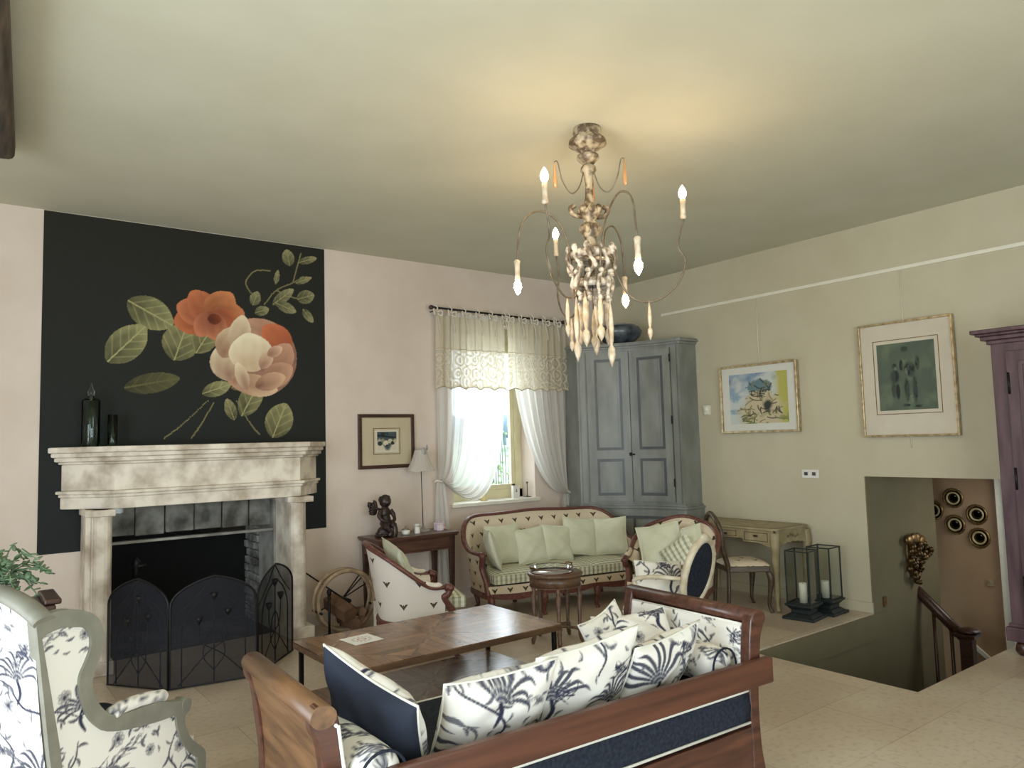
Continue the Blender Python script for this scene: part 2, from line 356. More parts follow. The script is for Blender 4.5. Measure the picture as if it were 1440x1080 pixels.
def glass(name, col=(1, 1, 1), rough=0.02, k=1.0):
    # thin pane: mostly clear with a mirror-like coat
    m, nt, b = nodes_mat(name); o = nt.nodes['Material Output']; t = N(nt, 'ShaderNodeBsdfTransparent'); t.inputs[0].default_value = (*col, 1)
    g = N(nt, 'ShaderNodeBsdfGlossy'); g.inputs['Roughness'].default_value = rough; fr = N(nt, 'ShaderNodeFresnel'); fr.inputs[0].default_value = 1.45
    mx = N(nt, 'ShaderNodeMixShader'); nt.links.new(math_n(nt, 'MULTIPLY', fr.outputs[0], k, True), mx.inputs[0]); nt.links.new(t.outputs[0], mx.inputs[1]); nt.links.new(g.outputs[0], mx.inputs[2]); nt.links.new(mx.outputs[0], o.inputs[0]); return m
M_glass = glass('clear_glass', (0.97, 0.985, 0.98), k=.45)
M_smoke = glass('smoked_glass', (0.95, 0.95, 0.95), k=.6)
M_artglass = glass('art_glass', (0.98, 0.98, 0.98), rough=.12, k=.25)
M_greenglass = glass('green_glass', (0.74, 0.86, 0.79))
def emis(name, col, s):
    m, nt, b = nodes_mat(name); b.inputs['Emission Color'].default_value = (*col, 1); b.inputs['Emission Strength'].default_value = s; b.inputs['Base Color'].default_value = (1, 1, 1, 1); return m
M_bulb = emis('bulb_glow', (1.0, 0.70, 0.38), 130)
def sheer(name, col, op, pattern=None):
    m, nt, b = nodes_mat(name); o = nt.nodes['Material Output']; tr = N(nt, 'ShaderNodeBsdfTransparent'); tl = N(nt, 'ShaderNodeBsdfTranslucent'); df = N(nt, 'ShaderNodeBsdfDiffuse')
    for n in (tl, df): n.inputs[0].default_value = (*lin(col), 1)
    a = N(nt, 'ShaderNodeMixShader'); a.inputs[0].default_value = 0.45; nt.links.new(tl.outputs[0], a.inputs[1]); nt.links.new(df.outputs[0], a.inputs[2])
    mx = N(nt, 'ShaderNodeMixShader'); mx.inputs[0].default_value = op; nt.links.new(tr.outputs[0], mx.inputs[1]); nt.links.new(a.outputs[0], mx.inputs[2]); nt.links.new(mx.outputs[0], o.inputs[0])
    if pattern:
        # embroidered band: scrolls and rings where V < pattern height
        tc = N(nt, 'ShaderNodeTexCoord'); sp = N(nt, 'ShaderNodeSeparateXYZ'); nt.links.new(tc.outputs['UV'], sp.inputs[0])
        mp = N(nt, 'ShaderNodeMapping'); mp.inputs['Scale'].default_value = (7, 7, 1); nt.links.new(tc.outputs['UV'], mp.inputs[0])
        vo = N(nt, 'ShaderNodeTexVoronoi', feature='F1', voronoi_dimensions='2D'); vo.inputs['Scale'].default_value = 1; vo.inputs['Randomness'].default_value = 0.55; nt.links.new(mp.outputs[0], vo.inputs[0])
        ri = math_n(nt, 'LESS_THAN', math_n(nt, 'ABSOLUTE', math_n(nt, 'SUBTRACT', math_n(nt, 'FRACT', math_n(nt, 'MULTIPLY', vo.outputs['Distance'], 3.2)), 0.5)), 0.2)
        band = math_n(nt, 'LESS_THAN', sp.outputs[1], pattern); edge = math_n(nt, 'LESS_THAN', sp.outputs[1], 0.03)
        k = math_n(nt, 'ADD', math_n(nt, 'MULTIPLY', math_n(nt, 'MAXIMUM', math_n(nt, 'MULTIPLY', ri, band), edge), 0.55), math_n(nt, 'SUBTRACT', op, math_n(nt, 'MULTIPLY', band, 0.3)), True)
        nt.links.new(k, mx.inputs[0])
    return m
def wire_mesh():
    # fine black wire cloth: part open, part matt black
    m, nt, b = nodes_mat('fine_wire_mesh'); o = nt.nodes['Material Output']; t = N(nt, 'ShaderNodeBsdfTransparent'); d = N(nt, 'ShaderNodeBsdfDiffuse'); d.inputs[0].default_value = (*lin((46, 46, 50)), 1)
    mx = N(nt, 'ShaderNodeMixShader'); mx.inputs[0].default_value = .70; nt.links.new(t.outputs[0], mx.inputs[1]); nt.links.new(d.outputs[0], mx.inputs[2]); nt.links.new(mx.outputs[0], o.inputs[0]); return m
M_mesh = wire_mesh()
M_sheer = sheer('sheer_white_voile', (232, 230, 226), 0.82)
M_valance = sheer('ivory_lace_cotton', (228, 218, 196), 0.84, 0.42)
def gingham():
    m, nt, b = nodes_mat('green_check_cloth'); tc = N(nt, 'ShaderNodeTexCoord'); sp = N(nt, 'ShaderNodeSeparateXYZ'); nt.links.new(tc.outputs['UV'], sp.inputs[0])
    s = [math_n(nt, 'LESS_THAN', math_n(nt, 'FRACT', math_n(nt, 'MULTIPLY', sp.outputs[i], 20.0)), 0.45) for i in (0, 1)]
    f = math_n(nt, 'ADD', math_n(nt, 'MULTIPLY', s[0], 0.6), math_n(nt, 'MULTIPLY', s[1], 0.15))
    nt.links.new(mixc(nt, f, lin((222, 222, 202)), lin((126, 126, 88))), b.inputs['Base Color']); b.inputs['Roughness'].default_value = .85; return m
M_check = gingham()
def bees(name, base, ink, su=.22, sv=.17):
    m, nt, b = nodes_mat(name); tc = N(nt, 'ShaderNodeTexCoord'); sp = N(nt, 'ShaderNodeSeparateXYZ'); nt.links.new(tc.outputs['UV'], sp.inputs[0])
    u = math_n(nt, 'MULTIPLY', sp.outputs[0], 1/su); v = math_n(nt, 'MULTIPLY', sp.outputs[1], 1/sv); row = math_n(nt, 'FLOOR', v)
    u = math_n(nt, 'ADD', u, math_n(nt, 'MULTIPLY', math_n(nt, 'MODULO', row, 2.0), 0.5))
    x = math_n(nt, 'MULTIPLY', math_n(nt, 'SUBTRACT', math_n(nt, 'FRACT', u), 0.5), su*.8); y = math_n(nt, 'MULTIPLY', math_n(nt, 'SUBTRACT', math_n(nt, 'FRACT', v), 0.5), sv*.8)
    ax = math_n(nt, 'ABSOLUTE', x)
    wing = math_n(nt, 'LESS_THAN', math_n(nt, 'ABSOLUTE', math_n(nt, 'SUBTRACT', ax, math_n(nt, 'ADD', math_n(nt, 'MULTIPLY', y, 0.7), 0.007))), 0.0068)
    rng_ = math_n(nt, 'LESS_THAN', math_n(nt, 'ABSOLUTE', y), 0.016); body = math_n(nt, 'LESS_THAN', math_n(nt, 'ADD', math_n(nt, 'MULTIPLY', ax, 2.2), math_n(nt, 'ABSOLUTE', math_n(nt, 'ADD', y, 0.004))), 0.019)
    f = math_n(nt, 'MAXIMUM', math_n(nt, 'MULTIPLY', wing, rng_), body)
    nt.links.new(mixc(nt, f, lin(base), lin(ink)), b.inputs['Base Color']); b.inputs['Roughness'].default_value = .85; b.inputs['Specular IOR Level'].default_value = .25; return m
M_bee = bees('bee_motif_cloth', (214, 198, 174), (72, 62, 44), .155, .115)
M_beew = bees('pale_bee_motif_cloth', (226, 216, 204), (76, 66, 50))
def parquet():
    m, nt, b = nodes_mat('parquet_veneer'); tc = N(nt, 'ShaderNodeTexCoord'); sp = N(nt, 'ShaderNodeSeparateXYZ'); nt.links.new(tc.outputs['Object'], sp.inputs[0])
    u = math_n(nt, 'SUBTRACT', math_n(nt, 'FRACT', math_n(nt, 'MULTIPLY', sp.outputs[0], 1/0.72)), .5); v = math_n(nt, 'SUBTRACT', math_n(nt, 'FRACT', math_n(nt, 'MULTIPLY', sp.outputs[1], 1/0.80)), .5)
    au = math_n(nt, 'ABSOLUTE', u); av = math_n(nt, 'ABSOLUTE', v); sel = math_n(nt, 'GREATER_THAN', au, av)
    d = math_n(nt, 'MAXIMUM', au, av)
    dg = math_n(nt, 'LESS_THAN', math_n(nt, 'ABSOLUTE', math_n(nt, 'SUBTRACT', au, av)), 0.035)
    st = math_n(nt, 'FLOOR', math_n(nt, 'MULTIPLY', d, 11.0)); seam = math_n(nt, 'LESS_THAN', math_n(nt, 'FRACT', math_n(nt, 'MULTIPLY', d, 11.0)), 0.05)
    wn = N(nt, 'ShaderNodeTexWhiteNoise', noise_dimensions='2D'); cb = N(nt, 'ShaderNodeCombineXYZ'); nt.links.new(st, cb.inputs[0]); nt.links.new(math_n(nt, 'ADD', sel, math_n(nt, 'MULTIPLY', dg, 5.0)), cb.inputs[1]); nt.links.new(cb.outputs[0], wn.inputs[0])
    no = N(nt, 'ShaderNodeTexNoise'); no.inputs['Scale'].default_value = 14; no.inputs['Detail'].default_value = 8; nt.links.new(tc.outputs['Object'], no.inputs[0])
    f = math_n(nt, 'ADD', math_n(nt, 'MULTIPLY', wn.outputs[0], 0.55), math_n(nt, 'MULTIPLY', no.outputs[0], 0.5), True)
    c = ramp(nt, f, [(0.1, lin((88, 64, 48))), (0.9, lin((158, 122, 94)))]); c = mixc(nt, math_n(nt, 'MULTIPLY', seam, .8), c, lin((40, 26, 20)))
    nt.links.new(c, b.inputs['Base Color']); b.inputs['Roughness'].default_value = .2
    bumpn(nt, b, math_n(nt, 'ADD', f, math_n(nt, 'MULTIPLY', seam, -1)), .12, .004); return m
M_parquet = parquet()

# ------------------------------------------------------------------ room shell
H = 3.58; XR = 6.8; YB = 6.8; XL = -2.7; YF = -3.0
HX0, HY0, HY1 = 4.94, 2.35, 3.58      # stairwell hole
def sbox(name, m, *b):
    mb = MB()
    for q in b: mb.box(*q)
    return struct(mb.obj(name, m))
sbox('floor', M_floor, (XL, HX0, YF, YB, -.22, 0), (HX0, XR, YF, HY0, -.22, 0), (HX0, XR, HY1, YB, -.22, 0), (XR, 8.6, 1.2, HY0, -.22, 0))
sbox('ceiling', M_ceil, (XL-.2, XR+.2, YF-.2, YB+.2, H, H+.15))
# back wall: firebox opening 1.02-2.44, window opening 4.32-5.5
FX0, FX1, FZ = 1.02, 2.42, 1.24; WX0, WX1, WZ0, WZ1 = 4.34, 5.46, 1.0, 2.98
sbox('wall_back', M_back, (XL, FX0, YB, YB+.42, -.1, H), (FX0, FX1, YB, YB+.42, FZ, H), (FX1, WX0, YB, YB+.42, -.1, H), (WX0, WX1, YB, YB+.42, -.1, WZ0), (WX0, WX1, YB, YB+.42, WZ1, H), (WX1, XR, YB, YB+.42, -.1, H))
# right wall, opening above the stairwell from Y 2.42 to 3.58 up to z 1.24
sbox('wall_right', M_right, (XR, XR+.2, YF, 2.42, 0, H), (XR, XR+.2, 2.42, HY1+.012, 1.24, H), (XR, XR+.2, HY1+.012, YB, 0, H))
sbox('wall_left', M_back, (XL-.2, XL, YF, 0, 0, H), (XL-.2, XL, 3.2, YB, 0, H), (XL-.2, XL, 0, 3.2, 2.9, H), (XL-.2, XL, 0, 3.2, 0, .25))
sbox('wall_front', M_right, (XL, -.9, YF-.2, YF, 0, H), (2.9, XR, YF-.2, YF, 0, H), (-.9, 2.9, YF-.2, YF, 2.8, H), (-.9, 2.9, YF-.2, YF, 0, .2))
sbox('baseboard_back', M_base, (2.62, 5.9, YB-.02, YB, 0, .11), (XL, .72, YB-.02, YB, 0, .11))
sbox('baseboard_right', M_right, (XR-.02, XR, HY1, 5.5, 0, .09))
# stairwell
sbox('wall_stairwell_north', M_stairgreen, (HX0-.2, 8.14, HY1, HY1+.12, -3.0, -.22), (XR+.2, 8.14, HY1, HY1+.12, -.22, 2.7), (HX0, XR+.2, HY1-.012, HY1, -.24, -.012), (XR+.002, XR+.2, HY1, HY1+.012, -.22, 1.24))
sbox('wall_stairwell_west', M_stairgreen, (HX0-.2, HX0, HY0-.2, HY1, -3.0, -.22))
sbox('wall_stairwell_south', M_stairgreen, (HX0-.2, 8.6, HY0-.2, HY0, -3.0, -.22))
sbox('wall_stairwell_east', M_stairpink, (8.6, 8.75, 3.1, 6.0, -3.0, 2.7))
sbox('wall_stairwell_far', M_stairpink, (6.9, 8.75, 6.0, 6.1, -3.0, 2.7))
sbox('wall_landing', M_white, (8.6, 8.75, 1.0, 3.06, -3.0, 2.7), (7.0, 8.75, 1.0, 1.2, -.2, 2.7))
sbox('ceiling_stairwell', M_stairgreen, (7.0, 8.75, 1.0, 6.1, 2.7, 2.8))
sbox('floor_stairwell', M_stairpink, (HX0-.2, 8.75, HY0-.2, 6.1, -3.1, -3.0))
mb = MB().box(8.55, 8.6, 3.09, 3.16, -.75, 2.2).box(8.52, 8.6, 3.04, 3.07, -.75, 2.2); struct(mb.obj('trim_1', M_white))
mb = MB().prism([(3.16, -.82), (3.16, -.87), (4.6, .25), (4.6, .31)], 8.575, 8.6, 'x'); struct(mb.obj('trim_2', M_white))
# picture rail on the olive wall
struct(MB().box(XR-.014, XR, YF, 5.95, 3.095, 3.125).obj('trim_3', M_white))
# far window
mb = MB(); y0, y1 = YB+.24, YB+.31
for q in ((WX0, WX0+.07, WZ0, WZ1), (WX1-.10, WX1, WZ0, WZ1), (WX0, WX1, WZ0, WZ0+.10), (WX0, WX1, WZ1-.22, WZ1)): mb.box(q[0], q[1], y0, y1, q[2], q[3])
mb.box(WX0+.04, WX1-.05, y0-.02, y1+.01, WZ1-.24, WZ1-.18)
for q in ((WX0+.07, WX0+.12, WZ0+.1, WZ1-.22), (WX1-.15, WX1-.10, WZ0+.1, WZ1-.22), (WX0+.07, WX1-.1, WZ0+.10, WZ0+.16), (WX0+.07, WX1-.1, WZ1-.28, WZ1-.22)): mb.box(q[0], q[1], y0+.01, y1-.01, q[2], q[3])
wf = struct(mb.obj('window_1', M_winframe, bevel=.004))
MB().box(WX0+.1, WX1-.1, y0+.03, y0+.034, WZ0+.14, WZ1-.25).obj('window_pane', M_glass, wf)
struct(MB().box(WX0-.04, WX1+.04, YB-.05, YB+.24, WZ0-.035, WZ0+.003).obj('trim_4', M_white, bevel=.004))
# french windows in the wall on the left and behind (light the room)
for i, (name, q) in enumerate((('window_2', [(XL-.12, XL-.07, y, y+.07, .25, 2.9) for y in (0, 1.03, 2.1, 3.13)]+[(XL-.12, XL-.07, 0, 3.2, z, z+.06) for z in (.25, 1.5, 2.84)]),
                               ('window_3', [(x, x+.07, YF-.12, YF-.07, .2, 2.8) for x in (-.9, .33, 1.6, 2.83)]+[(-.9, 2.9, YF-.12, YF-.07, z, z+.06) for z in (.2, 1.5, 2.74)]))):
    mb = MB()
    for b_ in q: mb.box(*b_)
    struct(mb.obj(name, M_winframe))
# old timber hanging under the ceiling at the left edge
def beam():
    P = []; n = 40
    for i in range(n):
        t = i/(n-1); y = -2.9+t*8.33; wd = .24*(1-.25*t); e = 1.0 if t < .985 else math.sqrt(max(0, 1-((t-.985)/.0151)**2))
        P.append((.149+.073*(y-3.34)-wd/2, y, H-.09, wd/2*max(e, .05), .09*max(e, .15)))
    mb = MB(); seg = 16; vs = []
    for (x, y, z, a, b_) in P:
        for k in range(seg):
            c, s_ = math.cos(2*PI*k/seg), math.sin(2*PI*k/seg); pw = lambda q: math.copysign(abs(q)**.45, q); vs.append((x+a*pw(c), y, z+b_*pw(s_)))
    fs = [(i*seg+k, i*seg+(k+1) % seg, (i+1)*seg+(k+1) % seg, (i+1)*seg+k) for i in range(n-1) for k in range(seg)]+[tuple(range(seg)), tuple((n-1)*seg+k for k in range(seg))]
    mb.add(vs, fs, True); return mb
o = beam().obj('ceiling_beam', wood('old_oak', (96, 84, 70), (48, 40, 34), 3, (12, 1, 12), rough=.7)); tag(o, 'dark old oak beam with a rounded end under the ceiling, upper left corner', 'beam')

# ------------------------------------------------------------------ outside the far window
M_grass = mat('meadow', (182, 196, 170), (160, 180, 150), scale=.6, rough=1); M_tree = mat('distant_trees', (146, 166, 184), (126, 150, 170), scale=1.5, rough=1)  # tree blue has the haze of distance painted into it
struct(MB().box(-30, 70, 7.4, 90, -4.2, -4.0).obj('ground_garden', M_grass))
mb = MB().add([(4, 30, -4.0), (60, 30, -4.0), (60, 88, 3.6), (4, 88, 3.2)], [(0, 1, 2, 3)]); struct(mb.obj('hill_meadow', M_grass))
rt = random.Random(3)
for i in range(2):
    cx = 42.5+i*6.4; t = thing('distant_tree', ('left', 'right')[i]+' of two hazy blue trees on the skyline seen through the window', 'tree', (cx, 66, 1.9), 0, 'trees on the hill outside')
    mb = MB()
    for k in range(14): mb.blob((rt.uniform(-2, 2), rt.uniform(-1, 1), rt.uniform(.4, 1.9)), rt.uniform(.6, 1.1), 10)
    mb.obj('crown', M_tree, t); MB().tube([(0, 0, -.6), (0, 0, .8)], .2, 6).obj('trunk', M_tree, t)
M_twig = mat('bare_twigs', (140, 146, 138), (112, 120, 112), rough=.9)
for i in range(2):
    t = thing('garden_shrub', ('pale twiggy shrub outside behind the left sheer curtain', 'pale twiggy shrub outside in the gap between the curtains')[i], 'shrub', (5.35+i*1.1, 9.1-.3*i, -4.0), 0, 'twiggy shrubs outside the window'); mb = MB(); lf = MB()
    for k in range(46):
        a = rt.uniform(0, 6.28); r0 = rt.uniform(.02, .15); h = rt.uniform(4.6, 6.0); b_ = rt.uniform(.1, .42)
        p = [(r0*math.cos(a), r0*math.sin(a), 0), (b_*.5*math.cos(a), b_*.5*math.sin(a), h*.55), (b_*math.cos(a+.3), b_*math.sin(a+.3), h)]
        mb.tube(sm(p, 4), .007, 4)
        for j in range(5):
            s_ = rt.uniform(.72, 1); c_ = (b_*s_*math.cos(a+.2)+rt.uniform(-.08, .08), b_*s_*math.sin(a+.2)+rt.uniform(-.08, .08), h*s_); lf.blob(c_, (.035, .012, .02), 6)
    mb.obj('stems', M_twig, t); lf.obj('leaves', mat('spring_leaf', (186, 206, 160), (150, 178, 130), rough=.8), t)
def fbm(u, v, seed, sc=4, oct=4):
    r = np.random.default_rng(seed); o = np.zeros(u.shape)
    for k in range(oct):
        g = r.random((int(sc*2**k)+3, int(sc*2**k)+3)); x = u*(g.shape[0]-2.01); y = v*(g.shape[1]-2.01); xi = np.clip(x.astype(int), 0, g.shape[0]-2); yi = np.clip(y.astype(int), 0, g.shape[1]-2); fx = x-xi; fy = y-yi
        fx = fx*fx*(3-2*fx); fy = fy*fy*(3-2*fy); o += ((g[xi, yi]*(1-fx)+g[xi+1, yi]*fx)*(1-fy)+(g[xi, yi+1]*(1-fx)+g[xi+1, yi+1]*fx)*fy)/2**k
    return o/2
# ------------------------------------------------------------------ mural: flowers on black
def mural():
    W_, H_ = 2.33, 2.69; nx, nz = 400, 462; X, Z = np.meshgrid(np.linspace(0, W_, nx), np.linspace(0, H_, nz), indexing='ij')
    g = rng.random((nx, nz)); base = np.zeros((nx, nz, 3)); base[:] = lin((34, 34, 27))
    base *= (0.85+0.3*g)[..., None]; k = np.clip(1-Z/H_, 0, 1)[..., None]; base = base*(1-k*.6)+np.array(lin((30, 36, 40)))*k*.6
    col = base
    def soft(poly, c0, c1, axis=None, edge=.35, tex=.12, vein=None):
        nonlocal col
        P = np.array(sm([tuple(p) for p in poly], 6, True)); x0, y0 = P.min(0)-.01; x1, y1 = P.max(0)+.01
        i0, i1 = np.searchsorted(X[:, 0], (x0, x1)); j0, j1 = np.searchsorted(Z[0], (y0, y1)); xs, zs = X[i0:i1, j0:j1], Z[i0:i1, j0:j1]
        if xs.size == 0: return
        mk = inpoly(xs, zs, [tuple(p) for p in P]); c = P.mean(0); ax = np.array(axis if axis else (0, 1.0)); ax = ax/np.linalg.norm(ax)
        s = ((xs-c[0])*ax[0]+(zs-c[1])*ax[1]); s = (s-s.min())/(np.ptp(s)+1e-6); d = np.full(xs.shape, 9.0)
        for p in P[::2]: d = np.minimum(d, np.hypot(xs-p[0], zs-p[1]))
        size = max(x1-x0, y1-y0); s = np.clip(s+edge*(1-np.clip(d/(size*.18), 0, 1))*.6, 0, 1)
        pp = np.array([-ax[1], ax[0]]); cross = (xs-c[0])*pp[0]+(zs-c[1])*pp[1]; along = (xs-c[0])*ax[0]+(zs-c[1])*ax[1]
        s = s+tex*np.sin(cross*70+np.sin(along*14)*1.5)*.35+.35*(fbm(np.clip(xs/2.4, 0, 1), np.clip(zs/2.75, 0, 1), 4, 22, 3)-.5)
        if vein is not None:
            s = np.clip(s*.75+.12+.30*(fbm(np.clip(xs/2.4, 0, 1), np.clip(zs/2.75, 0, 1), 9, 30, 3)-.5), 0, 1)+.34*np.clip(np.sin((along-np.abs(cross)*1.1)*vein*1.5), 0, 1)**7-.10; s = np.where(np.abs(cross) < size*.016, 1.15, s); 
        s = np.clip(s, 0, 1)[..., None]; cc = np.array(lin(c0))*(1-s)+np.array(lin(c1))*s
        col[i0:i1, j0:j1] = np.where(mk[..., None], cc, col[i0:i1, j0:j1])
    def line(pts, w_, c):
        nonlocal col
        for p in sm(pts, 16):
            m_ = np.hypot(X-p[0], Z-p[1]) < w_ if False else None
            i = int(p[0]/W_*(nx-1)); j = int(p[1]/H_*(nz-1)); r = max(1, int(w_/W_*nx)); col[max(i-r, 0):i+r, max(j-r, 0):j+r] = lin(c)
    def oval(cx, cz, L, wd, a, c0, c1, vein=None, tip=.5):
        a = R(a); u = np.array((math.cos(a), math.sin(a))); v = np.array((-u[1], u[0])); c = np.array((cx, cz))
        pts = [c+u*L*s+v*wd*k for s, k in ((-.5, 0), (-.3, .38), (0, .5), (.3, .36), (.5, 0), (.3, -.36), (0, -.5), (-.3, -.38))]; soft(pts, c0, c1, tuple(u), vein=vein)
    LD, LM, LL = (52, 50, 32), (96, 92, 58), (160, 156, 108)
    # foliage behind
    for cx, cz, L, wd, a in ((.78, 1.93, .40, .27, -28), (1.02, 1.70, .34, .30, 72), (.60, 1.66, .42, .26, 48), (1.22, 1.74, .30, .20, 60), (.80, 1.34, .44, .17, 12), (1.62, 1.22, .36, .20, 62), (1.88, 1.02, .34, .26, 68), (1.32, 1.30, .26, .13, 20)):
        oval(cx, cz, L, wd, a, LD, LL if L < .43 else LM, vein=46)
    for pts in (((1.75, 2.1), (1.86, 2.24), (2.02, 2.33), (2.12, 2.4)), ((1.86, 2.24), (1.98, 2.2), (2.15, 2.16)), ((2.02, 2.33), (2.06, 2.48), (2.1, 2.62)), ((1.66, 2.15), (1.58, 2.28), (1.66, 2.4), (1.8, 2.42)), ((1.25, 1.2), (1.05, 1.0), (.9, .88)), ((1.3, 1.18), (1.2, 1.0), (1.12, .88)), ((1.5, 1.2), (1.62, 1.0), (1.7, .9))): line(pts, .009, (120, 112, 76))
    for cx, cz, L, wd, a in ((1.92, 2.18, .26, .10, 40), (1.95, 2.08, .2, .10, -20), (1.66, 2.14, .14, .10, 70), (1.72, 2.03, .14, .09, 20), (2.14, 2.2, .18, .13, 20), (2.16, 2.02, .16, .08, -50), (2.12, 2.36, .18, .06, 25), (1.97, 2.56, .16, .12, 100), (2.16, 2.56, .2, .07, 20), (1.86, 2.36, .14, .05, 80), (1.5, 1.33, .12, .07, 20), (1.44, 1.12, .2, .1, 110)):
        oval(cx, cz, L, wd, a, LD, (150, 146, 104), vein=70)
    # orange flower of loose petals
    ox, oz = 1.27, 1.94
    for a, L, c1 in ((200, .30, (196, 112, 70)), (160, .28, (206, 124, 84)), (120, .28, (204, 120, 80)), (60, .30, (216, 138, 88)), (15, .28, (214, 136, 88)), (-25, .26, (206, 118, 76)), (245, .22, (206, 128, 92)), (285, .24, (212, 134, 96))):
        u = (math.cos(R(a)), math.sin(R(a))*.72); oval(ox+u[0]*L*.5, oz+u[1]*L*.5, L*1.15, L*.9, math.degrees(math.atan2(u[1], u[0])), (98, 44, 28), tuple(v*.93 for v in c1))
    oval(ox+.03, oz-.02, .12, .1, 0, (70, 34, 22), (130, 60, 36))
    # big pale bloom
    bx, bz = 1.69, 1.60; PK, PL, PD = (196, 150, 122), (224, 206, 172), (140, 96, 76)
    soft([(bx+math.cos(t)*.36, bz+math.sin(t)*.36) for t in np.linspace(0, 2*PI, 12, endpoint=False)], (92, 60, 48), PK, (-1, .5))
    for cx, cz, L, wd, a, c0, c1 in ((1.40, 1.54, .34, .28, 100, PD, PL), (1.42, 1.72, .30, .22, 70, PD, (206, 182, 146)), (1.52, 1.80, .36, .2, 80, PD, PL), (1.86, 1.78, .34, .26, 140, (150, 78, 50), (196, 110, 74)), (1.90, 1.60, .32, .24, 60, PD, PK), (1.86, 1.44, .34, .22, 30, (110, 72, 58), PK), (1.66, 1.34, .42, .2, -12, PD, (214, 182, 146)), (1.80, 1.38, .3, .16, 20, (120, 80, 64), (206, 166, 134)), (1.62, 1.64, .36, .40, 100, (190, 158, 124), (232, 220, 188)), (1.76, 1.58, .2, .12, 60, PD, (222, 190, 158)), (1.54, 1.42, .26, .12, 110, PD, (226, 206, 172)), (1.84, 1.66, .16, .1, 30, PD, (220, 180, 150))):
        oval(cx, cz, L, wd, a, c0, c1)
    P = np.stack([X+.57, np.full(X.shape, 0.0), Z+.885], -1); P[..., 1] = YB-.004
    hole = (P[..., 0] > FX0-.02) & (P[..., 0] < FX1+.02) & (P[..., 2] < FZ+.004)      # the paper stops at the fireplace opening
    return gridobj('mural', P, M_art, col=np.clip(col, 0, 1), mask=~hole)
tag(mural(), 'large dark floral mural of orange and pale blooms on wall above fireplace', 'mural')

# ------------------------------------------------------------------ fireplace
fp = thing('fireplace', 'old carved pale limestone fireplace with deep hood and half columns', 'fireplace', (1.73, YB-.01, 0))
def lp(pts): return [(x-1.73, y-(YB-.01)) for x, y in pts]
def mantle(d, z0, z1, mb, e=0): # chamfered plan grown by d
    pl = lp([(.68-d, YB-.011), (1.02-d*.6, 6.42-d), (2.54+d*.6, 6.42-d), (2.84+d, YB-.011)]); return mb.prism(pl, z0, z1, 'z')
mb = MB(); mantle(.055, 1.655, 1.70, mb); mantle(.035, 1.62, 1.655, mb); mantle(.012, 1.585, 1.62, mb); mantle(-.015, 1.565, 1.585, mb); mb.obj('mantel_shelf', M_stone, fp, bevel=.008)
mb = MB(); mantle(-.04, 1.36, 1.565, mb); mb.obj('frieze', M_stone, fp, bevel=.006)
mb = MB(); mantle(.0, 1.335, 1.36, mb); mantle(-.02, 1.31, 1.335, mb); mantle(-.035, 1.22, 1.31, mb); mb.obj('lintel', M_stone, fp, bevel=.006)
for s, (xa, xb) in ((0, (.86, 1.03)), (1, (2.42, 2.60))):
    mb = MB(); x0, x1 = xa-1.73, xb-1.73; yb = -.001; yf = -.30
    pl = [(x0, yb), (x0, yf+.06), (x0+.03, yf+.03), (x0+.035, yf-.01)]+[((x0+.04+x1)/2-math.cos(t)*(x1-x0-.04)/2, yf-.015-math.sin(t)*.075) for t in np.linspace(0, PI, 9)]+[(x1, yb)]
    if s == 1: pl = [(-x+(x0+x1), y) for x, y in reversed(pl)]
    mb.prism(pl, .0, 1.22, 'z'); pb = [(x0-.015, yb), (x0-.015, yf-.03), (x0+.03, yf-.11), (x1+.01, yf-.11), (x1+.01, yb)]
    mb.prism(pb, 0, .10, 'z').prism([(x*1.0, y*.98) for x, y in pb], 1.17, 1.22, 'z'); mb.obj('column', M_stone, fp, bevel=.006)
mb = MB().box(-.70, .70, .05, .09, .92, 1.235); mb.obj('smoke_glass', M_smoke, fp); MB().box(-.70, .70, .03, .10, .905, .925).obj('glass_edge', M_ash, fp)
# firebox of rubble stone
mb = MB(); x0, x1, yb = FX0-1.73+.001, FX1-1.73-.001, .85
mb.box(x0-.1, x0, .43, yb, 0, 2.2).box(x0-.1, x1+.1, yb, yb+.1, 0, 2.2); mb.obj('firebox', M_black, fp)
mb = MB()
for r_i in range(16):
    z = r_i*.075; y = .44
    while y < .82:
        wd = rt.uniform(.08, .2); mb.cbox((x1+.03+rt.uniform(-.015, .01), y+wd/2, z+.04), (.1, wd-.012, .066)); y += wd
mb.obj('rubble_side', M_lintel, fp, bevel=.008)
mb = MB()
for k in range(6): mb.cbox((x0+.13+k*.235, .17+rt.uniform(-.01, .01), 1.09+rt.uniform(-.01, .01)), (.225, .09, .27))
mb.obj('inner_lintel', M_lintel, fp, bevel=.01)
MB().box(x1-.02, x1+.0005, .02, .42, 0, 1.23).obj('side_slab', M_ash, fp); MB().box(x0, x0+.02, .02, .42, 0, 1.23).obj('side_slab', M_soot, fp)
MB().box(x0, x1, 0.0, .84, .0, .012).obj('hearth_slab', M_soot, fp)
# andiron with a small figure
t = thing('andiron', 'black iron andiron topped by a small figure inside the hearth', 'andiron', (1.27, 6.86, .012))
MB().tube([(0, 0, 0), (0, 0, .62)], .014, 8).lathe([(.0, .6), (.03, .62), (.022, .66), (.03, .70), (.035, .74), (.0, .78)], seg=12).blob((.03, -.01, .70), (.05, .02, .02)).box(-.09, .09, -.012, .012, 0, .03).obj('upright', M_iron, t); MB().box(-.01, .01, 0, .45, .06, .085).box(-.01, .01, .44, .46, 0, .085).obj('bar', M_iron, t)
